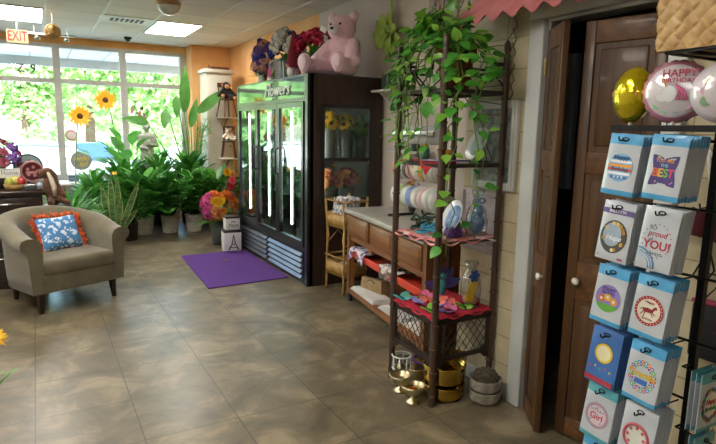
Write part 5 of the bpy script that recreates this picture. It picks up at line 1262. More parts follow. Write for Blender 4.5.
for ax, s in (('x', -1), ('x', 1), ('y', -1), ('y', 1)):
    P = (lambda u, z, s=s: V((u, s*py, z))) if ax == 'x' else (lambda u, z, s=s: V((s*px, u, z)))
    m.tube([P(-.2, 1.86), P(-.1, 1.86), P(-.1, 1.82), P(.1, 1.82), P(.1, 1.86), P(.2, 1.86)], .007, 6)
    m.tube([P(-.1, 1.82), P(0, 1.735), P(.1, 1.82)], .005, 6); m.tube([P(-.2, 1.74), P(-.13, 1.80), P(-.2, 1.85)], .005, 6); m.tube([P(.2, 1.74), P(.13, 1.80), P(.2, 1.85)], .005, 6)
m.build('fretwork', t)
# pothos on the top shelf
t = thing('trailing_pothos', 'trailing green pothos vine in a terracotta pot on top of the rack', 'potted plant', (2.03, 2.50, 1.7205))
m = MB(_M['terracotta']); m.open = True; m.lathe([(.075, 0), (.1, .2), (.112, .2), (.115, .25), (.1, .25), (.085, .2)], 20); m.build('pot', t)
m = MB(SOIL); m.cyl((0, 0, .2), (0, 0, .215), .09, n=16); m.build('soil', t)
vines = []; rr = random.Random(21)
def vine(a, out, up, drop, wig=.05, n=14):
    p0 = V((math.cos(a)*.06, math.sin(a)*.06, .21)); p1 = V((math.cos(a)*out*.6, math.sin(a)*out*.6, .21+up)); p2 = V((math.cos(a)*out, math.sin(a)*out, .15)); pts = []
    for k in range(n+1):
        q = k/n
        if q < .4: s = q/.4; p = p0.lerp(p1, s) + V((0, 0, .05*math.sin(PI*s)))
        elif q < .6: s = (q-.4)/.2; p = p1.lerp(p2, s)
        else: s = (q-.6)/.4; p = p2 + V((rr.uniform(-wig, wig)*.6, rr.uniform(-wig, wig)*.6, -drop*s))
        pts.append(p)
    vines.append(pts)
for i in range(13): vine(PI*.55+rr.uniform(-.2, 1.6)*.9+.3, rr.uniform(.22, .38), rr.uniform(.02, .2), rr.uniform(.25, .62))
for i in range(4): vine(PI*1.22+rr.uniform(-.35, .35), rr.uniform(.25, .31), rr.uniform(.02, .15), rr.uniform(.35, .75))
vine(PI*1.3, .30, .1, 1.02, .05, 22); vine(PI*1.42, .30, .06, .92, .05, 20); vine(PI*1.46, .29, .06, .6, .05, 18)
for i in range(7): vines.append([V((0, 0, .21)).lerp(V((rr.uniform(-.16, .08), rr.uniform(-.12, .16), .21+rr.uniform(.12, .30))), k/6)+V((0, 0, .04*math.sin(PI*k/6))) for k in range(7)])
m = MB(pm('vine_stem', '#7c9a45', '#5f7a35', 9, .5))
for v_ in vines: m.tube(v_, .0032, 5)
m.build('stems', t)
vm = [pm('pothos_green', '#5fb040', '#4a9a34', 8, .4, coat=.15, thin=.3), pm('pothos_lime', '#9fd455', '#84c044', 8, .4, coat=.15, thin=.3), pm('pothos_deep', '#2f6f28', '#3f832f', 8, .4, coat=.15, thin=.3)]
m = MB(vm[0])
for v_ in vines:
    n = len(v_)
    for k in range(1, n):
        for rep in range(2 if n*.25 < k < n*.75 else 1):
            if rr.random() < .12: continue
            p = v_[k].lerp(v_[k-1], rr.random()); a = rr.uniform(0, 6.28)
            o = V((p.x, p.y, 0)); o = o.normalized() if o.length > .05 else V((math.cos(a), math.sin(a), 0))
            d = (o*.7 + V((math.cos(a)*.7, math.sin(a)*.7, rr.uniform(-.7, .5)))).normalized(); st = p + d*rr.uniform(.02, .05)
            m.use(vm[0] if rr.random() < .45 else (vm[1] if rr.random() < .65 else vm[2]))
            m.tube([p, st], .0018, 3); L = rr.uniform(.045, .085)
            m.leaf(st, d + V((0, 0, -.25)), V((0, 0, 1))+o*.8, L, L*.78, rr.uniform(.2, .6), .18, 5, shape=.62)
m.build('foliage', t)
m = MB(pm('dead_stem', '#7a6a45', '#665737', 9, .7))
t2 = thing('dry_vine', 'bare brown curling stems looping beside the right rear rack post', 'vine', (2.12, 2.40, 1.93))
rr = random.Random(4)
for i in range(6):
    z = -.28+.07*i; m.tube([(-.09, .08, z+.1), (.0, .02, z-.05), (.08, -.09, z-.03+rr.uniform(-.05, .05)), (.13, -.125, z+.06), (.09, -.135, z+.11)], .003, 5)
m.build('stems', t2)
# shelf goods
def shelf_cloth(z, label, m_, fringe=.05, seed=1):
    t = thing('shelf_cloth', label, 'cloth', (2.01, 2.505, z+.0005)); mm = MB(m_)
    def f(u, v):
        a = (u-.5)*2; b = (v-.5)*2; x = a*.22; y = b*.22; z = .0035
        e = max(abs(a), abs(b))
        if e > .9:
            q = (e-.9)/.1; z -= fringe*q*(.65+.35*math.sin((a-b)*9+seed))*(1 if True else 0); k = 1+.012*math.sin((a+b)*21); x *= k; y *= k
        if abs(a) > .9 and abs(b) > .9: z -= .02
        return V((x, y, z))
    mm.grid(f, 40, 40); mm.build('cloth', t); return t
redc = pm('cloth_red', '#a8182e', '#c22640', 10, .85)
shelf_cloth(SH[0], 'bright red cloth spread on the lowest rack shelf', redc, .022, 2)
shelf_cloth(SH[1], 'pink patterned cloth spread on the middle rack shelf', print_mat('pink_cloth', '#d99a96', ['#e7c9c2', '#c96f72', '#d8807f'], 26), .03, 4)
t = thing('red_napkin', 'red cloth hanging as a pointed corner from the upper rack shelf', 'cloth', (2.01, 2.505, SH[2]+.0005)); m = MB(redc)
m.add([(-.20, .19, .003), (-.20, -.17, .003), (-.02, -.15, .003), (-.02, .19, .003)], [(0, 1, 2, 3)]); m.add([(-.2, -.01, .003), (-.216, -.01, -.004), (-.219, -.05, -.03), (-.221, -.09, -.07), (-.219, -.13, -.03), (-.216, -.17, -.004), (-.2, -.17, .003)], [tuple(range(7))]); m.add([(-.2, .19, .003), (-.216, .2, -.004), (-.218, .19, -.05), (-.216, .15, -.004), (-.2, .15, .003)], [tuple(range(5))]); m.build('cloth', t)
def doily(x, y, z, r, label, c, group=None):
    t = thing('doily', label, 'doily', (x, y, z), rnd(0, 3), group); m = MB(pm(c[0], c[1], c[2], 40, .9, bump=.5))
    m.lathe([(0, .006), (r*.8, .006), (r, .004), (r, .001), (0, 0)], 26, wob=lambda a, k: 1+.09*math.cos(a*13)*(k in (2, 3))); m.build('lace', t)
doily(1.90, 2.46, SH[2]+.006, .085, 'white and violet crocheted doily on the upper rack shelf', ('doily_lilac', '#d8d2e4', '#9d8fc0'))
doily(2.02, 2.38, SH[2]+.006, .06, 'small purple doily on upper rack shelf near the vine', ('doily_purple', '#6a4a8a', '#57397a'))
t = thing('tealight_set', 'gold and orange candle cup on upper rack shelf', 'candle', (2.0, 2.53, SH[2]+.004)); m = MB(pm('cup_amber', '#d99a2b', '#c4791c', 6, .25, coat=.4)); m.open = True; m.lathe([(.03, 0), (.042, .06), (.037, .06), (.025, .01)], 16); m.build('cup', t); m = MB(pm('wax_orange', '#d8632b', '#c4531f', 6, .5)); m.lathe([(.033, .02), (.035, .055), (0, .056)], 16); m.build('wax', t)
t = thing('spice_jar', 'small teal lidded jar on upper rack shelf beside the gold cup', 'jar', (1.93, 2.62, SH[2]+.004)); m = MB(pm('jar_teal', '#3c7a76', '#2f6460', 6, .3, coat=.4)); m.lathe([(.025, 0), (.03, .02), (.03, .055), (.02, .07)], 14); m.build('jar', t); m = MB(GOLD); m.lathe([(.022, .07), (.022, .085), (0, .087)], 14); m.build('lid', t)
def plate(x, y, z, r, n, label, rim, inner, face_m):
    t = thing('display_plate', label, 'plate', (x, y, z)); n = V(n).normalized(); R_ = rot_to(n); c = V((0, 0, r*.99))
    m = MB(rim); m.lathe([(0, -.006), (r*.6, -.006), (r, .010), (r, .016), (r*.68, .001), (0, .001)], 34, c, R_); m.build('rim', t)
    m = MB(face_m); m.lathe([(0, .004), (r*.72, .004), (r*.72, .001), (0, .001)], 30, c, R_)
    m.build('painted_centre', t)
    m = MB(BLACK); b = -n; b.z = 0; b = b.normalized(); s = V((-b.y, b.x, 0))
    for k in (-1, 1): m.tube([b*-.045+s*.03*k+V((0, 0, .024)), b*-.035+s*.03*k+V((0, 0, .004)), b*.075+s*.03*k+V((0, 0, .004)), c+b*.03+s*.02*k+V((0, 0, r*.2))], .003, 5)
    m.build('wire_easel', t)
pw = pm('plate_white', '#e0e4e6', '#d3d8db', 5, .2, coat=.4)
plate(2.135, 2.40, SH[2]+.001, .098, (-.86, .22, .42), 'white rimmed plate with grey green scene on upper rack shelf', pw, None, pm('plate_scene', '#7f9a92', '#b9c7c0', 22, .3))
plate(1.985, 2.405, SH[1]+.006, .10, (-.86, .18, .4), 'white rimmed plate with blue painted centre on middle rack shelf', pw, None, pm('plate_blue', '#4d78b4', '#9db8d8', 26, .3))
t = thing('wrapped_gift', 'clear cellophane wrapped blue gift standing on the middle rack shelf', 'gift', (2.125, 2.37, SH[1]+.0065))
m = MB(pm('gift_blue', '#5a86c4', '#a9c2e0', 24, .5)); m.ell((0, 0, .065), (.045, .04, .06), 14, 10, amp=.2, fr=6); m.ell((.005, 0, .13), (.03, .03, .04), 12, 8, amp=.2, fr=6); m.build('contents', t)
m = MB(glass_mat('cellophane', '#eaf0f4', 1.6, .05)); m.lathe([(.058, 0), (.06, .08), (.045, .15), (.014, .185), (.03, .225), (.036, .25)], 18, wob=lambda a, k: 1+.07*math.cos(a*7+k)); m.build('wrap', t)
m = MB(pm('bow_blue', '#6f9ad4', '#5d88c2', 9, .4)); 
for k in (-1, 1): m.torus((k*.022, -.012, .19), .016, .005, 12, 6, rot_to((0, -1, .2)), 1.3, .8)
m.build('bow', t)
def coil(name, x, y, z, label, c, r, n, seed, cat='garland'):
    t = thing(name, label, cat, (x, y, z)); m = MB(pm(c[0], c[1], c[2], 12, .5)); rr = random.Random(seed)
    pts = [V((math.cos(a*.55)*r*(.6+.4*math.sin(a*.23)), math.sin(a*.55)*r*(.55+.4*math.cos(a*.31)), .012+.0016*a*rr.uniform(.6, 1.4))) for a in range(n)]
    m.tube(pts, .0065, 6)
    m.build('strand', t); return t
coil('bead_garland', 1.86, 2.46, SH[1]+.005, 'turquoise bead garland coiled at the front of the middle rack shelf', ('bead_turquoise', '#4aa8c8', '#2f88b0'), .075, 34, 2)
coil('wire_garland', 1.93, 2.60, SH[1]+.005, 'dark green wire garland heaped at the back of middle rack shelf', ('wire_green', '#24443a', '#1b352d'), .09, 50, 3)
t = thing('yarn_bundle', 'purple yarn bundle on the middle rack shelf before the blue plate', 'yarn', (1.945, 2.345, SH[1]+.005)); m = MB(pm('yarn_purple', '#5d3f86', '#7a58a4', 40, .95, bump=.6)); m.ell((0, 0, .03), (.05, .028, .028), 16, 9, amp=.25, fr=6)
for i in range(8): m.torus((-.04+.011*i, 0, .03), .027, .003, 14, 5, rot_to((1, .2, 0)))
m.build('yarn', t)
t = thing('pale_wreath', 'pale green wire wreath leaning at back of the middle rack shelf', 'wreath', (2.06, 2.56, SH[1]+.006)); m = MB(pm('wreath_pale', '#9fa892', '#868f78', 14, .7)); 
for k in range(5): m.torus((0, 0, .105), .09-.004*k, .004, 26, 5, rot_to((-.8+.05*k, -.4, .15+.05*k)))
m.build('ring', t)
# lowest shelf: bright paper butterflies, leaves
z0 = SH[0]+.0055
def butterfly(x, y, z, rz, tilt, s, c, label):
    t = thing('felt_butterfly', label, 'decoration', (x, y, z), rz, None); m = MB(pm(c[0], c[1], c[2], 14, .8)); R_ = Matrix.Rotation(tilt, 3, 'X')
    for k in (-1, 1):
        for (cx, cy, rx, ry) in ((.05, .025, .045, .034), (.04, -.028, .032, .028)):
            n = 14; vs = []
            for zz in (0, .003):
                for i in range(n):
                    a = 2*PI*i/n; u = k*(cx+rx*math.cos(a)); w = cy+ry*math.sin(a); vs.append(R_ @ V((u*s, w*s, zz+.004+abs(u)*s*.35)))
            m.add(vs, [tuple(range(n-1, -1, -1)), tuple(range(n, 2*n))]+[(i, (i+1) % n, n+(i+1) % n, n+i) for i in range(n)])
    m.build('wings', t)
    m = MB(BLACK); m.ell(R_ @ V((0, 0, .006)), (.006*s, .05*s, .006), 8, 6, R_); m.build('body', t)
bcol = [('felt_green', '#7cb83e', '#93c957'), ('felt_blue', '#4a6cc0', '#6f8fd8'), ('felt_pink', '#e0679a', '#ee8db5'), ('felt_lilac', '#8f7cc8', '#ab9bdc'), ('felt_coral', '#e8705a', '#f08f7c'), ('felt_aqua', '#4fb4b8', '#72c8ca')]
BF = [(1.845, 2.40, 0, .3, .95, 0, 'green felt butterfly at front corner of the red cloth'), (1.86, 2.53, 0, 1.2, .9, 3, 'lilac felt butterfly at left front of the red cloth'), (1.90, 2.64, 0, 2.2, .9, 0, 'green felt butterfly at far left of the red cloth'),
      (1.95, 2.36, 0, .8, .95, 2, 'pink felt butterfly at near edge of the red cloth'), (1.97, 2.50, .0, -.4, 1.0, 4, 'coral felt butterfly in middle of the red cloth'), (2.06, 2.36, 0, -.3, .8, 0, 'small green felt butterfly near the yellow tag'), (1.835, 2.66, 0, .2, .9, 5, 'aqua felt butterfly at outermost left corner of the cloth'), (1.98, 2.62, 0, .7, .9, 2, 'pink felt butterfly at the back of the red cloth'), (1.90, 2.33, 0, 1.9, .8, 3, 'lilac felt butterfly beside the front rack post'), (2.02, 2.43, 0, .5, .8, 4, 'coral felt butterfly left of the clear bag'), (1.93, 2.44, 0, 2.6, .8, 1, 'royal blue felt butterfly near middle of the red cloth'), (2.04, 2.51, 0, 1.4, .8, 2, 'small pink felt butterfly in front of the winged ornament'), (1.90, 2.57, 0, .1, .7, 4, 'small coral felt butterfly at left middle of the red cloth')]
for x, y, dz, rz, s, c, lb in BF: butterfly(x, y, z0+dz, rz, .25, s*.72, bcol[c], lb)
t = thing('dragonfly_ornament', 'blue and purple winged ornament perched at back of lowest rack shelf', 'ornament', (2.07, 2.60, z0)); m = MB(bcol_m := pm('ornament_blue', '#4668b8', '#6a4fa8', 12, .5))
for a in (.3, 1.0, 2.1, 2.8, 1.57): m.leaf((0, 0, .06), (math.cos(a), -.2, math.sin(a)), (0, -1, 0), .15, .06, .2, .15, 5)
m.build('wings', t); m = MB(pm('ornament_teal', '#3f9a9c', '#2f7c80', 9, .5)); m.ell((0, -.01, .06), (.03, .025, .06), 12, 8); m.ell((0, -.015, .13), .025, 10, 7); m.build('body', t)
t = thing('gift_bag', 'clear bag with yellow tag and blue bow on lowest rack shelf', 'bag', (2.12, 2.385, z0))
m = MB(glass_mat('cellophane', '#eaf0f4', 1.6, .05)); m.lathe([(.055, 0), (.062, .1), (.05, .18), (.02, .21), (.04, .26)], 16, wob=lambda a, k: 1+.08*math.cos(a*6+k)); m.build('wrap', t)
m = MB(pm('tag_yellow', '#f0c020', '#e0ae12', 5, .5)); m.obox((-.02, -.03, .1), (.045, .004, .13), Euler((-.15, .25, -.5)).to_matrix()); m.build('tag', t)
m = MB(pm('bow_royal', '#3a62c0', '#2c52ac', 5, .4)); [m.leaf((-.015, -.035, .185), (math.cos(a), -.3, math.sin(a)), (0, -1, 0), .045, .028, .5, .2, 4) for a in (0.2, 1.2, 2.2, 3.1, 4.2, 5.3)]; m.build('bow', t)
m = MB(pm('peach_shred', '#e8a58c', '#d88f76', 12, .8)); m.ell((0, 0, .035), (.045, .045, .032), 12, 7, amp=.3, fr=7); m.build('contents', t)

# ------------------------------------------------------------------ brass and bowls on the floor
def goblet(x, y, r, h, label, mat, name='brass_compote', inner=None, grp=None):
    t = thing(name, label, 'bowl', (x, y, 0), 0, grp)
    m = MB(mat); m.open = True
    m.lathe([(r*.62, 0), (r*.64, .006), (r*.4, .014), (r*.16, .03), (r*.14, h*.38), (r*.24, h*.45), (r*.72, h*.56), (r*.96, h*.8), (r*1.06, h), (r*.98, h), (r*.88, h*.82), (r*.6, h*.62), (0, h*.56)], 26)
    m.build('bowl', t)
    if inner:
        m = MB(inner); m.lathe([(r*.78, h*.78), (r*.3, h*.8), (0, h*.8)], 20); m.build('filling', t)
br = pm('aged_brass', '#cdc2a2', '#aa9a72', 9, .28, 1, bump=.08)
goblet(1.752, 2.535, .062, .105, 'small brass footed bowl farther left on the floor', br)
goblet(1.738, 2.385, .064, .105, 'small brass footed bowl nearest the camera, left of rack foot', br, inner=GOLD)
def bowl(x, y, z, r, h, label, mat, name='brass_bowl', fill=None, cat='bowl', n=30, wob=None):
    t = thing(name, label, cat, (x, y, z)); m = MB(mat); m.open = True
    m.lathe([(r*.72, 0), (r*.9, .008), (r, h*.35), (r*.99, h*.85), (r*1.03, h*.97), (r*1.03, h), (r*.95, h), (r*.9, h*.4), (r*.7, .014), (0, .012)], n, wob=wob); m.build('bowl', t)
    if fill: fill(t, r, h)
    return t
def gold_crumple(t, r, h):
    m = MB(pm('gold_foil', '#d8a820', '#b98a14', 14, .25, 1)); m.ell((0, 0, h*.75), (r*.85, r*.85, h*.28), 20, 10, amp=.35, fr=5); m.build('foil_filling', t)
bowl(1.945, 2.375, .0, .118, .085, 'lower of two stacked big polished brass bowls', GOLD)
bowl(1.945, 2.375, .0855, .122, .115, 'upper of two stacked big brass bowls, with crumpled gold inside', GOLD, fill=gold_crumple)
wht = pm('patterned_bowl', '#b9b4a8', '#8a8578', 24, .5, bump=.3)
bowl(2.115, 2.215, 0, .086, .07, 'lower of two stacked pale patterned bowls beside the baseboard', wht, 'patterned_bowl')
def pebbles(t, r, h):
    m = MB(pm('moss_ball', '#5a4f3f', '#332b21', 60, .9, bump=.9)); m.ell((0, 0, h*1.0), (r*.82, r*.82, r*.6), 24, 14, amp=.2, fr=14); m.build('rough_ball', t)
bowl(2.112, 2.213, .0705, .088, .07, 'upper of two stacked pale bowls holding a rough brown ball', wht, 'patterned_bowl', pebbles)
t = thing('glass_tumbler', 'white rimmed wire glass holder behind the brass footed bowls', 'glass', (1.84, 2.655, 0))
m = MB(glass_mat('tumbler_glass', '#dfe4e4', 1.4)); m.lathe([(.05, .001), (.056, .16)], 22); m.build('glass', t)
m = MB(WHITE)
for z in (.004, .08, .16): m.torus((0, 0, z), .051+.04*z, .004, 26, 6)
for i in range(8): a = i*.785; m.tube([(math.cos(a)*.051, math.sin(a)*.051, .004), (math.cos(a)*.0575, math.sin(a)*.0575, .16)], .003, 5)
m.build('wire_holder', t); m = MB(br); m.ell((0, 0, .06), (.042, .042, .05), 14, 8, amp=.2); m.build('filling', t)
bowl(1.90, 2.58, 0, .055, .10, 'round brass pot between the wire glass and the stacked brass bowls', br, 'brass_pot')
bowl(1.99, 2.62, 0, .075, .12, 'brass pot with purple trim behind the front rack post', br, 'brass_pot', lambda t, r, h: MB(pm('purple_cloth', '#7d4a9a', '#683a84', 9, .8)).torus((0, 0, h-.004), r*.98, .008, 24, 6).build('trim', t))
t = thing('gold_planter', 'square gold planter behind the stacked brass bowls', 'planter', (2.09, 2.47, 0), .6)
m = MB(pm('gold_textured', '#b58f34', '#94702040'[:7], 30, .35, 1, bump=.5)); m.add([(-.05, -.05, 0), (.05, -.05, 0), (.05, .05, 0), (-.05, .05, 0), (-.07, -.07, .19), (.07, -.07, .19), (.07, .07, .19), (-.07, .07, .19), (-.06, -.06, .19), (.06, -.06, .19), (.06, .06, .19), (-.06, .06, .19), (-.045, -.045, .02), (.045, -.045, .02), (.045, .045, .02), (-.045, .045, .02)],
    [(3, 2, 1, 0), (0, 1, 5, 4), (1, 2, 6, 5), (2, 3, 7, 6), (3, 0, 4, 7), (4, 5, 9, 8), (5, 6, 10, 9), (6, 7, 11, 10), (7, 4, 8, 11), (8, 9, 13, 12), (9, 10, 14, 13), (10, 11, 15, 14), (11, 8, 12, 15), (12, 13, 14, 15)]); m.build('body', t)
m = MB(SOIL); m.box(-.045, .045, -.045, .045, .021, .12); m.build('filling', t)
# ------------------------------------------------------------------ balloon packet rack
rk = pm('rack_black', '#0f0f11', '#17171a', 8, .4, .4)
t = thing('display_rack', 'black metal pole rack with pegs holding the balloon packets at right', 'display rack', (1.955, 1.03, 0))
m = wmb(t, rk); m.box(1.943, 1.967, 1.018, 1.042, .02, 1.78); m.build('pole', t)
m = wmb(t, rk)
for a in range(4):
    d = V((math.cos(a*PI/2+.6), math.sin(a*PI/2+.6), 0)); m.cyl(V((1.955, 1.03, .03)), V((1.955, 1.03, .012))+d*.27, .011, n=8)
m.build('base', t)
ROWZ = [1.503, 1.272, 1.042, .812, .598, .385]
for z in ROWZ:
    m = wmb(t, rk); m.cyl((1.943, .84, z-.02), (1.943, 1.30, z-.02), .005, n=8); m.build('crossbar', t)
m = wmb(t, rk); m.box(1.765, 1.785, .83, 1.30, 1.513, 1.533); m.box(1.785, 1.943, 1.10, 1.115, 1.514, 1.532); m.box(1.785, 1.943, .955, .97, 1.514, 1.532); m.box(1.943, 1.958, .955, 1.115, 1.514, 1.532); m.build('top_bar', t)
m = wmb(t, rk); m.tube([(1.71, 1.09, 1.752), (1.71, .82, 1.752), (2.02, .82, 1.752), (2.02, 1.09, 1.752)], .006, 6, closed=True); m.tube([(1.955, 1.03, 1.752), (1.71, 1.03, 1.752)], .006, 6); m.build('top_arm', t)

CB = pm('card_blue', '#4fa6d6', '#3f95c8', 20, .45, coat=.3); CW = pm('card_white', '#c2c9d1', '#b4bcc5', 8, .3, coat=.9, bump=.15); CT_ = pm('card_teal', '#58a9b6', '#4a98a6', 20, .45, coat=.3)
CV = pm('card_violet', '#6a5a94', '#5a4b84', 8, .45, coat=.3); CBL = pm('card_royal', '#3f74b8', '#3565a6', 8, .45, coat=.3)
ink = lambda n, c: pm('ink_'+n, c, None, 9, .45)
W_, H_ = .122, .207
def pack_mesh(body, head, foot=None):
    """a puffy flat packet: face at local x=0 looking to -x, top at z=0, width along y"""
    m = MB(body)
    def f(u, v, s):
        a = (u-.5)*2; b = (v-.5)*2; th = .0052*max(0, (1-a**4)*(1-b**6))**.5 + .0012*noise.noise(V((a*3, b*4, s)))*(1-a*a)*(1-b*b)
        return V((.0062+s*(th+.0012), a*W_/2, -H_*v))
    for s in (-1, 1):
        m.use(head); m.grid(lambda u, v, s=s: f(u, v*.17, s), 8, 3)
        m.use(body); m.grid(lambda u, v, s=s: f(u, .17+v*(.75 if foot else .83), s), 8, 10)
        if foot: m.use(foot); m.grid(lambda u, v, s=s: f(u, .92+v*.08, s), 8, 2)
    m.use(head); e = []
    for u0 in (0, 1):
        m.use(body); m.grid(lambda u, v, u0=u0: V((.0062+(u-.5)*.0024, (u0-.5)*W_, -H_*v)), 1, 12)
    return m.mesh('pouch')
FR = frame_mat((0, 0, 0), (0, -1, 0), (0, 0, 1))   # local face frame: x to the right as seen, y up, z towards viewer
def FD(x, y, z=.0006): return FR @ Matrix.Translation((x, y, z))
def RD(): return FR.to_3x3()
def on_face(x, y, h=.0): return FR @ V((x, y, h))
PK = 0
def stack(col, row, body, head, foot, n, label, behind, design, dz=0, X=1.725, sp=.0175, yoff=0, tilt=0):
    y = {0: 1.212, 1: 1.058}[col] + yoff; z = ROWZ[row]+dz
    me = pack_mesh(body, head, foot)
    for k in range(n):
        lab = label if k == 0 else behind
        t = thing('balloon_packet', lab, 'balloon packet', (X+.004+k*sp, y+.0012*((k*7) % 3-1), z-.002*((k*5) % 3)), 0, None if k == 0 else behind)
        t.rotation_euler = (math.radians(3.2), math.radians(5.5), 0)
        inst(me, 'pouch', t)
        if k == 0:
            m = MB(rk); m.torus(V((-.0015, 0, -.018)), .008, .0022, 14, 5, rot_to((-1, 0, .3)), 1.4, .8); m.build('hanging_tab', t)
            d = MB(CW); d.M = None; design(d); d.build('printed_design', t)
    m = wmb(RACK, rk); m.cyl((1.943, y, z-.022), (X-.028, y, z-.022), .0028, n=6); m.tube([(X-.028, y, z-.022), (X-.034, y, z-.017), (X-.036, y, z-.008)], .0028, 6); m.build('peg', RACK)
RACK = t
rd3 = RD()
def disc(m, mat, x, y, r, h, rx=None, n=26): m.use(mat); m.disc(on_face(x, y, 0), r, rd3, n, h, rx)
def ring(m, mat, x, y, r, w, h): m.use(mat); m.torus(on_face(x, y, h*.3), r, w, 30, 5, rd3)
def txt(m, mat, s, size, x, y, h, shear=0, bold=.01, rot=0): m.use(mat); m.text(s, size, FR @ Matrix.Translation((x, y, h)) @ Matrix.Rotation(rot, 4, 'Z'), .0008, shear=shear, bold=bold)
def rect(m, mat, x, y, w, hgt, h, rot=0):
    m.use(mat); T = FR @ Matrix.Translation((x, y, h)) @ Matrix.Rotation(rot, 4, 'Z'); vs = [T @ V((a*w/2, b*hgt/2, c)) for c in (0, .0008) for a, b in ((-1, -1), (1, -1), (1, 1), (-1, 1))]
    m.add(vs, [(3, 2, 1, 0), (4, 5, 6, 7), (0, 1, 5, 4), (1, 2, 6, 5), (2, 3, 7, 6), (3, 0, 4, 7)])
F0 = -.0005; cy = -H_*.55
def d_stripes(m):
    disc(m, ink('sky', '#7fb4dc'), 0, cy, .048, .0012)
    for k, c in enumerate(('#3f7fc0', '#e8eef2', '#e8a13a', '#d8603a', '#e8eef2', '#3f7fc0')):
        yy = .034-.0135*k; w = 2*math.sqrt(.046**2-yy*yy); rect(m, ink('st%d' % k, c), 0, cy+yy, w, .009, .0014)
    txt(m, ink('navy', '#28497e'), 'Happy', .021, 0, cy+.033, .0026); txt(m, ink('navy', '#28497e'), 'Birthday', .019, 0, cy-.005, .0026); txt(m, ink('pale', '#eef2f4'), '* * *', .02, 0, cy-.036, .0026)
def d_best(m):
    m.use(ink('purple', '#4a3a7c')); pts = []
    for i in range(40):
        a = 2*PI*i/40; s = 1/max(abs(math.cos(a)), abs(math.sin(a))); s = .040*s*(1-.11*math.cos(4*a)); pts.append((math.cos(a)*s*.98, cy+math.sin(a)*s*1.1))
    m.prism(pts, 0, .0014, lambda u, w, d: on_face(u, w, d))
    for s, x, c in (('B', -.026, '#e06a3a'), ('E', -.009, '#e8b83a'), ('S', .009, '#6ab84a'), ('T', .025, '#d84a7a')): txt(m, ink('b'+s, c), s, .036, x, cy-.008, .002, bold=.03)
    txt(m, ink('bo', '#e8a13a'), 'YOU ARE', .0145, 0, cy+.031, .002); txt(m, ink('bg', '#7cc4d8'), 'THE', .0145, 0, cy+.016, .002)
    rr = random.Random(2)
    for i in range(26): disc(m, ink('dot%d' % (i % 3), ('#d8a0c8', '#8fc4e8', '#e8d87a')[i % 3]), rr.uniform(-.038, .038), cy+rr.choice((-1, 1))*rr.uniform(.033, .042), .0022, .0019, n=8)
def d_oval(m):
    rect(m, CV, 0, -.034, W_*.96, .018, .0012); txt(m, ink('pale', '#eef2f4'), 'BALLOON', .014, 0, -.034, .0021)
    disc(m, ink('charcoal', '#4b4a4a'), 0, cy-.008, .058, .0012, .051); disc(m, ink('steel', '#9fb2c4'), -.006, cy-.001, .042, .0016, .035)
    rr = random.Random(4)
    for i in range(16): a = rr.uniform(0, 6.28); disc(m, ink('g%d' % (i % 3), ('#d8a83a', '#b88a2a', '#e8d8a0')[i % 3]), math.cos(a)*.039, cy-.008+math.sin(a)*.047, .0065, .0019, n=10)
    txt(m, ink('pale', '#eef2f4'), 'Hope', .026, .002, cy-.012, .0022, shear=.3); txt(m, ink('brand', '#3a3a46'), '2', .012, -.046, -H_*.93, .001); rect(m, ink('magenta', '#a83a78'), .04, -H_*.94, .02, .006, .001)
def d_proud(m):
    r_ = ink('crimson', '#b8283e'); g_ = ink('slate', '#6a7482')
    txt(m, g_, 'SO', .02, -.018, cy+.046, .0008); txt(m, r_, 'proud', .026, 0, cy+.027, .0008, shear=.2); txt(m, g_, 'of', .018, -.02, cy+.007, .0008); txt(m, r_, 'YOU!', .038, .004, cy-.010, .0008, bold=.02); txt(m, g_, 'always', .02, 0, cy-.036, .0008, shear=.2)
    for i in range(20): a = 2*PI*i/20; disc(m, g_ if i % 2 else r_, math.cos(a)*.048, cy+.004+math.sin(a)*.055, .0022, .0008, n=8)
    for k in range(3): m.use(ink('arc%d' % k, ('#5a94cc', '#8fb8dc', '#b4cfe6')[k])); m.tube([on_face(-.055+.062*(1-k*.16)*math.sin(q*.26), -H_+.006+(.062*(1-k*.16))*math.cos(q*.26), 0) for q in range(7)], .0028, 5)
def d_flowers(m):
    disc(m, ink('lilac', '#8c7cc0'), 0, cy, .049, .0012); m.use(ink('grass', '#5fa83f'))
    pts = [(math.cos(a)*.0485, cy+math.sin(a)*.0485) for a in [PI+.45+(PI-.9)*i/16 for i in range(17)]]; m.prism(pts, .0013, .0018, lambda u, w, d: on_face(u, w, d))
    for x, y, c in ((-.024, -.004, '#e87a3a'), (.0, .004, '#f0c020'), (.025, -.006, '#e8a03a')):
        for q in range(7): a = q*.9; disc(m, ink('pt'+c[1:], c), x+math.cos(a)*.0085, cy+y+math.sin(a)*.0085, .0055, .0021, n=10)
        disc(m, ink('pale', '#eef2f4'), x, cy+y, .005, .0026, n=10)
    txt(m, ink('plum', '#4c3a86'), 'Happy', .02, 0, cy+.034, .002); txt(m, ink('plum', '#4c3a86'), 'Birthday', .015, 0, cy+.02, .002)
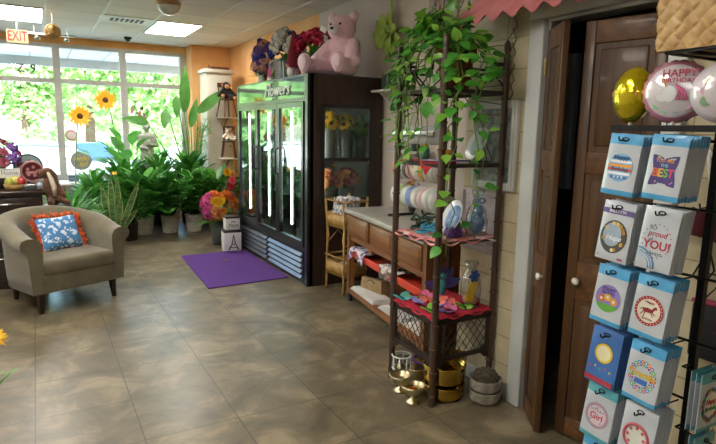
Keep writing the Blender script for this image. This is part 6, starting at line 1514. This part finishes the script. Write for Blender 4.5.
def d_horse(m):
    disc(m, ink('ringred', '#a82a34'), 0, cy, .050, .0012); disc(m, ink('cream', '#ddd8c4'), 0, cy, .040, .0017)
    hr = ink('horse_red', '#8e2430')
    m.use(hr)
    P3 = lambda u, w, d: on_face(u, cy+w, d)
    m.prism([(-.018, .006), (-.004, .010), (.010, .007), (.018, .018), (.024, .020), (.029, .012), (.025, .010), (.021, .010), (.014, -.004), (.0, -.006), (-.014, -.006), (-.020, -.001)], .0018, .0024, P3)
    for a in ((-.015, -.003, -.026, -.018), (-.011, -.004, -.014, -.022), (.008, -.004, .018, -.016), (.011, -.002, .026, -.009), (-.018, .006, -.028, .000)): m.tube([P3(a[0], a[1], .002), P3(a[2], a[3], .002)], .0016, 5)
    txt(m, hr, 'Happy', .013, 0, cy+.029, .0022); txt(m, hr, 'Birthday', .011, 0, cy-.027, .0022)
    for i in range(26): a = 2*PI*i/26; disc(m, ink('cream', '#ddd8c4'), math.cos(a)*.0455, cy+math.sin(a)*.0455, .0018, .0016, n=7)
def d_plain(m):
    disc(m, ink('yel', '#e0c23a'), .002, cy+.026, .036, .0012); disc(m, ink('cream2', '#e8e2b8'), .002, cy+.026, .028, .0016); disc(m, ink('ringdk', '#4a4a5a'), .002, cy+.026, .0375, .001)
    rect(m, ink('redband', '#b03a44'), 0, -H_*.92, W_*.94, .018, .001)
    for k in range(5): disc(m, ink('con%d' % (k % 3), ('#d84a5a', '#e8c83a', '#6ab84a')[k % 3]), -.042+.02*k, cy-.034+.006*(k % 2), .004, .0014, n=9)
def d_ring(m):
    cs = ('#d83a3a', '#3a8ad8', '#5ab84a', '#8a4ab8', '#e8883a', '#38b0a8'); rr = random.Random(7)
    for i in range(22):
        a = 2*PI*i/22; disc(m, ink('cr%d' % (i % 6), cs[i % 6]), math.cos(a)*.044, cy+math.sin(a)*.050, .0062, .001, n=12); disc(m, ink('pale', '#eef2f4'), math.cos(a)*.044, cy+math.sin(a)*.050, .0026, .0014, n=8)
        a += .14; disc(m, ink('cr%d' % ((i+3) % 6), cs[(i+3) % 6]), math.cos(a)*.034, cy+math.sin(a)*.039, .004, .001, n=10)
    txt(m, ink('yellow_word', '#d8b81e'), 'Gracias', .03, 0, cy+.008, .0016, bold=.03); rect(m, ink('bluebox', '#3a6cb8'), .0, cy-.018, .045, .018, .0016)
def d_girl(m):
    disc(m, ink('greymauve', '#a89aa8'), 0, cy, .048, .0012); disc(m, ink('palerose', '#d8c8d0'), 0, cy, .037, .0016)
    for i in range(24): a = 2*PI*i/24; disc(m, ink('rosedot', '#c4788c'), math.cos(a)*.0425, cy+math.sin(a)*.0425, .0026, .0017, n=8)
    txt(m, ink('rose_word', '#b8405a'), 'Girl', .034, 0, cy-.004, .0022, bold=.015); txt(m, ink('slate', '#6a7482'), "IT'S A", .014, 0, cy+.02, .0022)
    for a in (.7, 1.6, 2.5, 3.9, 5.4): disc(m, ink('bl', '#7a8ac0'), math.cos(a)*.03, cy+math.sin(a)*.03, .0035, .0022, n=8)
def d_redring(m):
    ring(m, ink('coralring', '#c8606a'), 0, cy+.004, .044, .0055, .001); disc(m, ink('palecream', '#d9dccf'), 0, cy+.004, .036, .0008)
    for a in range(8): q = a*.785; disc(m, ink('coralring', '#c8606a'), math.cos(q)*.03, cy+.004+math.sin(q)*.032, .006, .0014, n=12)
S_ = 'balloon packet hidden behind the front one in the '
stack(0, 0, CW, CB, CB, 5, 'balloon packet with blue and orange striped round design, top left of the rack', S_+'top left stack', d_stripes)
stack(1, 0, CW, CB, CB, 7, 'balloon packet with purple square design and colourful BEST letters, top right stack', S_+'top right stack', d_best)
stack(0, 1, CW, CW, None, 5, 'white balloon packet with dark oval design and violet band, second row left', S_+'second row left stack', d_oval)
stack(1, 1, CW, CW, None, 5, 'white balloon packet with red lettering so proud of YOU, second row right', S_+'second row right stack', d_proud)
stack(0, 2, CW, CB, CB, 6, 'balloon packet with violet round design and three orange flowers, third row left', S_+'third row left stack', d_flowers)
stack(1, 2, CW, CB, CB, 6, 'balloon packet with dark red ring and small horse, third row right', S_+'third row right stack', d_horse)
stack(0, 3, CBL, CBL, None, 6, 'royal blue balloon packet with yellow oval, fourth row left', S_+'fourth row left stack', d_plain)
stack(1, 3, CW, CB, CB, 6, 'balloon packet with ring of coloured dots around yellow word, fourth row right', S_+'fourth row right stack', d_ring)
stack(0, 4, CW, CT_, CT_, 6, 'balloon packet with mauve ring around rose word Girl, fifth row left', S_+'fifth row left stack', d_girl)
stack(1, 4, CW, CW, None, 6, 'white balloon packet with coral ring of circles, fifth row right', S_+'fifth row right stack', d_redring, dz=-.01)
stack(0, 5, CW, CB, CB, 4, 'blue headed balloon packet at bottom left of the rack', S_+'bottom left stack', d_flowers)
stack(1, 5, CW, CT_, CT_, 4, 'teal headed balloon packet at bottom of the rack', S_+'bottom right stack', d_girl)
# packets facing the camera to the right of the pole
def d_hb(m):
    cs = ('#d85a3a', '#3a8ad8', '#5ab84a', '#8a5ab8', '#e8b83a', '#7a6a5a'); rr = random.Random(9)
    for i in range(34): a = 2*PI*i/34; disc(m, ink('hb%d' % (i % 6), cs[i % 6]), math.cos(a)*.047+rr.uniform(-.003, .003), cy+math.sin(a)*.054+rr.uniform(-.003, .003), .0075, .001, n=10)
    disc(m, ink('palewarm', '#e4ded0'), 0, cy, .042, .0015, .036)
    txt(m, ink('hbred', '#c8303a'), 'Happy', .026, 0, cy+.012, .002, shear=.15, bold=.02); txt(m, ink('hbgreen', '#3a8a4a'), 'Birthday', .021, 0, cy-.014, .002, shear=.1, bold=.02)
def side_pack(x, y, z, body, head, foot, label, design, n=3, beh=None):
    me = pack_mesh(body, head, foot)
    for k in range(n):
        t = thing('balloon_packet', label if k == 0 else beh, 'balloon packet', (x, y+k*.017, z), PI/2, None if k == 0 else beh)
        inst(me, 'pouch', t)
        if k == 0:
            m = MB(rk); m.torus(V((-.0015, 0, -.018)), .008, .0022, 14, 5, rot_to((-1, 0, .3)), 1.4, .8); m.build('hanging_tab', t)
            if design: d = MB(CW); design(d); d.build('printed_design', t)
    m = wmb(RACK, rk); m.cyl((x, 1.03, z-.022), (x, y-.02, z-.022), .0028, n=6); m.cyl((x, 1.03, z-.022), (1.955, 1.03, z-.022), .004, n=6); m.build('peg', RACK)
side_pack(1.893, .925, .735, CW, CT_, CT_, 'balloon packet with Happy Birthday in a multicoloured ring, right of black pole', d_hb, 3, 'balloon packet hidden behind the Happy Birthday one right of the pole')
side_pack(1.893, .925, .51, CW, CT_, CT_, 'teal headed balloon packet below the Happy Birthday one right of the pole', d_girl, 2, 'balloon packet hidden behind the lowest one right of the pole')
side_pack(1.965, .925, 1.06, pm('card_maroon', '#4a2430', '#3b1b26', 9, .4, coat=.3), pm('card_plum', '#3a2440', '#2d1b33', 9, .4, coat=.3), None, 'dark maroon packet hanging right of the black pole', None, 2, 'dark packet hidden behind the maroon one right of the pole')
side_pack(1.975, .925, 1.30, CW, CV, None, 'white packet with violet head at the right photo edge', None, 2, 'packet hidden behind the violet headed one at right edge')

# foil balloons on sticks clipped to the top bar
def foil(name, label, loc, nrm, rx, ry, th, mat, rim=None, deco=None, stick=True, scallop=0):
    t = thing(name, label, 'balloon', loc); R_ = Matrix(((0,)*3,)*3); n = V(nrm).normalized(); u = V((0, 0, 1)).cross(n).normalized(); w = n.cross(u)
    R_ = Matrix(((u.x, w.x, n.x), (u.y, w.y, n.y), (u.z, w.z, n.z))); m = MB(mat); NA, NR = 60, 12
    for s in (1, -1):
        vs = []; 
        for j in range(NR+1):
            r = j/NR
            for i in range(NA):
                a = 2*PI*i/NA; z = th*(max(0, 1-r**2.6))**.62; z *= 1 + .05*math.sin(a*17)*r**3 + .03*math.sin(a*29+1)*r**4
                q = r*(1+scallop*math.cos(a*22)*max(0, r-.86)/.14)
                vs.append(R_ @ V((q*rx*math.cos(a), q*ry*math.sin(a), s*z)))
        fs = []; mi0 = len(m.f)
        for j in range(NR):
            m.use(rim if (rim and j >= NR-2) else mat)
            f_ = [(j*NA+i, j*NA+(i+1) % NA, (j+1)*NA+(i+1) % NA, (j+1)*NA+i) for i in range(NA)]
            if s > 0: f_ = [x[::-1] for x in f_]
            fs.append((m.cur, f_))
        o0 = len(m.v); m.v.extend([tuple(p) for p in vs])
        for cu, f_ in fs:
            for x in f_: m.f.append(tuple(i+o0 for i in x)); m.mi.append(cu); m.sm.append(True)
    m.build('envelope', t)
    if deco:
        d = MB(mat); deco(d, R_, th); d.build('printed_design', t)
    if stick:
        h = loc[2]-1.533
        m = MB(WHITE); m.cyl((0, 0, -h), (0, 0, -ry+.004), .003, n=6); m.cyl((0, 0, -h), (0, 0, -h+.012), .007, n=8); m.build('stick', t)
    return t
fy = pm('foil_yellow', '#d8c818', '#c4b20c', 4, .18, .75, coat=.5); fp = pm('foil_pale', '#e6dee4', '#d4d2dc', 5, .22, .25, coat=.5); fk = pm('foil_pink', '#e0a2b8', '#d48ea8', 6, .22, .4, coat=.5)
def side_pts(R_, u, w, z): return R_ @ V((u, w, z))
def dc(d, R_, mat, x, y, r, z, rx=None, n=18): d.use(mat); d.disc(R_ @ V((x, y, z)), r, R_, n, .0015, rx)
def deco_y(d, R_, th):
    for k in (-1, 1):
        dc(d, R_, ink('orange', '#e07a2a'), k*.035, .0, .013, th*.80); dc(d, R_, ink('dark', '#3a3a2a'), k*.038, -.026, .012, th*.68, .008); dc(d, R_, ink('pale', '#eef2f4'), k*.034, -.022, .005, th*.75)
def deco_p(d, R_, th):
    T = Matrix.Translation(R_ @ V((0, 0, th*.93))) @ R_.to_4x4()
    d.use(ink('rose_word', '#b8405a')); d.text('HAPPY', .032, T @ Matrix.Translation((.012, .052, 0)), .001, bold=.015); d.text('BIRTHDAY', .020, T @ Matrix.Translation((.012, .03, .003)), .001, bold=.015)
    dc(d, R_, ink('pale', '#eef2f4'), -.012, -.01, .026, th*1.0, .02); dc(d, R_, ink('pale', '#eef2f4'), -.03, -.022, .012, th*.97, .018)
    d.use(ink('mane', '#d86a9a'))
    for k in range(5): d.tube([R_ @ V((.004+.006*k, .02-.004*k, th*1.0)), R_ @ V((.016+.006*k, .0-.006*k, th*1.01)), R_ @ V((.01+.007*k, -.03, th*.98))], .003, 5)
    d.use(ink('horn', '#d8b83a')); d.tube([R_ @ V((-.02, .012, th)), R_ @ V((-.036, .04, th*.98))], .0025, 5)
    for k, (x, y, c) in enumerate(((-.045, -.045, '#8ac48a'), (-.02, -.058, '#9fd0a0'), (.01, -.058, '#8ab8d0'), (.04, -.045, '#e0a0c0'), (-.05, .0, '#c0b0e0'), (.055, -.01, '#e8d8a0'))): dc(d, R_, ink('fl%d' % k, c), x, y, .012, th*.72)
def deco_w(d, R_, th):
    for k, (x, y, c, r) in enumerate(((-.03, .02, '#d8d060', .022), (-.045, -.03, '#9ac09a', .016), (.0, -.045, '#c0a8d8', .016), (-.05, .0, '#e0b0c8', .012))): dc(d, R_, ink('wl%d' % k, c), x, y, r, th*.82)
foil('foil_balloon', 'shiny yellow foil balloon above the top left balloon packet', (1.775, 1.235, 1.634), (-.95, .05, .05), .070, .094, .052, fy, None, deco_y)
foil('foil_balloon', 'round pink rimmed birthday balloon with a white unicorn beside the yellow one', (1.775, 1.085, 1.638), (-.93, -.36, .02), .098, .098, .045, fp, fk, deco_p, scallop=.03)
foil('foil_balloon', 'pale round foil balloon cut by the right edge of the photo', (1.775, .935, 1.63), (-.9, -.4, .05), .092, .092, .045, pm('foil_silverpink', '#e8e2e8', '#d8d0dc', 5, .22, .25, coat=.5), None, deco_w)
foil('foil_balloon', 'small pale green foil balloon half hidden between yellow and pink ones', (1.865, 1.16, 1.585), (-.95, .1, 0), .055, .042, .03, pm('foil_mint', '#bcc8b8', '#a8b4b0', 5, .2, .6, coat=.5), None, None, False)
m = wmb(RACK, rk); m.tube([(1.864, 1.16, 1.546), (1.864, 1.16, 1.525), (1.864, 1.105, 1.522)], .003, 6); m.build('balloon_clip', RACK)
# woven basket on the top arm
bw_m = pm('basket_splint', '#d0ae78', '#b48f5a', 16, .6, bump=.2, coat=.1); bw_d = pm('basket_rim', '#9a7440', '#7d5a2c', 16, .6)
t = thing('woven_basket', 'tan woven splint basket on top of the balloon packet rack', 'basket', (1.865, .955, 1.7585))
m = MB(bw_m); hw_, hd_, hh = .17, .15, .19
def wv(u, v, S=.052):
    s = (u+v)/S; q = (u-v)/S; i, j = math.floor(s), math.floor(q); fs_, ft = s-i, q-j
    return .009*(math.sin(PI*fs_)**.7 if (i+j) % 2 else math.sin(PI*ft)**.7)
def side(p0, du, nrm, L):
    du = V(du); nrm = V(nrm)
    def f(u, v):
        fl = 1+.05*v
        return V(p0)*1.0 + du*(u*L) + V((0, 0, v*hh)) + nrm*(wv(u*L, v*hh)+.012*v)
    m.grid(f, int(L/.004), int(hh/.004))
side((-hd_, hw_, 0), (0, -1, 0), (-1, 0, 0), 2*hw_); side((-hd_, -hw_, 0), (1, 0, 0), (0, -1, 0), 2*hd_); side((hd_, -hw_, 0), (0, 1, 0), (1, 0, 0), 2*hw_); side((hd_, hw_, 0), (-1, 0, 0), (0, 1, 0), 2*hd_)
m.box(-hd_+.002, hd_-.002, -hw_+.002, hw_-.002, 0, .006)
m.build('woven_body', t)
m = MB(bw_d); e = .016
for x0, x1, y0, y1 in ((-hd_-e, -hd_+.006, -hw_-e, hw_+e), (hd_-.006, hd_+e, -hw_-e, hw_+e), (-hd_, hd_, -hw_-e, -hw_+.006), (-hd_, hd_, hw_-.006, hw_+e)): m.rbox(x0, x1, y0, y1, hh-.022, hh+.006, .004)
m.build('rim', t)
# things on the tiled wall behind the rack
t = thing('red_garland', 'dark red fabric bundle hanging on the tiled wall behind the packets', 'garland', (2.25, 1.20, 1.17))
m = MB(pm('maroon_fabric', '#5e1d26', '#46141b', 20, .9, bump=.4))
m.ell((-.045, 0, 0), (.04, .11, .05), 18, 10, amp=.35, fr=4); m.ell((-.045, -.12, -.02), (.04, .09, .05), 18, 10, amp=.35, fr=4, seed=3); m.build('bundle', t)
m = MB(BLACK); m.tube([(0, 0, .06), (-.05, 0, .055), (-.06, 0, .075)], .004, 6); m.build('hook', t)
t = thing('white_wire_hanger', 'white bent wire ornament on the tiled wall beside the top packets', 'ornament', (2.25, 1.19, 1.40)); m = MB(WHITE); m.tube([(-.012, .03, .06), (-.012, -.02, -.02), (-.012, -.05, .07), (-.012, -.03, -.07), (-.012, .0, -.1), (-.012, .03, .06)], .006, 6); m.cyl((-.018, -.02, -.02), (0, -.02, -.02), .004, n=6); m.build('wire', t)
t = thing('black_hook_cord', 'black looped cord hanging on the tiled wall below the dark red bundle', 'cord', (2.25, 1.17, 1.02)); m = MB(BLACK); m.tube([(0, 0, .08), (-.02, 0, .07), (-.015, .02, .0), (-.015, .05, -.07), (-.015, .0, -.09), (-.015, -.03, -.03), (-.015, .0, .06)], .004, 6); m.build('cord', t)
t = thing('pink_bag', 'dark bag with pink edge hanging on tiled wall low behind the pole', 'bag', (2.25, 1.12, .78)); m = MB(pm('bag_dark', '#26252a', '#1c1b20', 9, .6)); m.rbox(-.05, -.001, -.07, .07, -.14, .08, .01); m.build('body', t)
m = MB(pm('bag_pink', '#b8406a', '#a03058', 9, .6)); m.rbox(-.053, -.009, -.073, .073, .081, .095, .004); m.build('edge', t); m = MB(BLACK); m.tube([(-.03, -.04, .09), (-.02, 0, .15), (-.03, .04, .09)], .004, 6); m.cyl((-.028, 0, .148), (.006, 0, .148), .004, n=6); m.build('strap', t)
# ------------------------------------------------------------------ light, sky, camera
w = bpy.data.worlds.new('World'); SC.world = w; w.use_nodes = True; nt = w.node_tree; bg = nt.nodes['Background']
sk = nt.nodes.new('ShaderNodeTexSky'); sk.sky_type = 'NISHITA'; sk.sun_disc = False; sk.sun_elevation = math.radians(52); sk.sun_rotation = math.radians(200); sk.air_density = 1.2; sk.dust_density = 2.0
nt.links.new(sk.outputs['Color'], bg.inputs['Color']); bg.inputs['Strength'].default_value = 1.05
sl_ = bpy.data.lights.new('sun', 'SUN'); sl_.energy = 5.8; sl_.angle = math.radians(.6); sl_.color = (1, .95, .86)
so = bpy.data.objects.new('sun', sl_); COL.objects.link(so)
so.rotation_euler = (V((.35, .75, -1.1))).to_track_quat('-Z', 'Y').to_euler()
cam = bpy.data.cameras.new('camera'); cam.lens = 560/716*36; cam.sensor_width = 36; cam.sensor_fit = 'HORIZONTAL'; cam.clip_start = .05; cam.clip_end = 500
co = bpy.data.objects.new('camera', cam); COL.objects.link(co)
fwd = V((.49003, .85646, -.16226)).normalized(); rt = V((.86937, -.49381, .0182)); rt = (rt-fwd*rt.dot(fwd)).normalized(); upv = rt.cross(fwd)
co.matrix_world = Matrix(((rt.x, upv.x, -fwd.x, 0), (rt.y, upv.y, -fwd.y, 0), (rt.z, upv.z, -fwd.z, 1.5), (0, 0, 0, 1)))
SC.camera = co
vs_ = SC.view_settings; vs_.view_transform = 'Standard'; vs_.look = 'None'; vs_.gamma = 1; vs_.use_curve_mapping = False; vs_.exposure = 1.42
SC.cycles.use_denoising = True; SC.cycles.max_bounces = 10; SC.cycles.transparent_max_bounces = 24; SC.cycles.diffuse_bounces = 4; SC.cycles.glossy_bounces = 4
SC.cycles.sample_clamp_indirect = 6; SC.cycles.caustics_reflective = False; SC.cycles.caustics_refractive = False
bpy.context.view_layer.update()
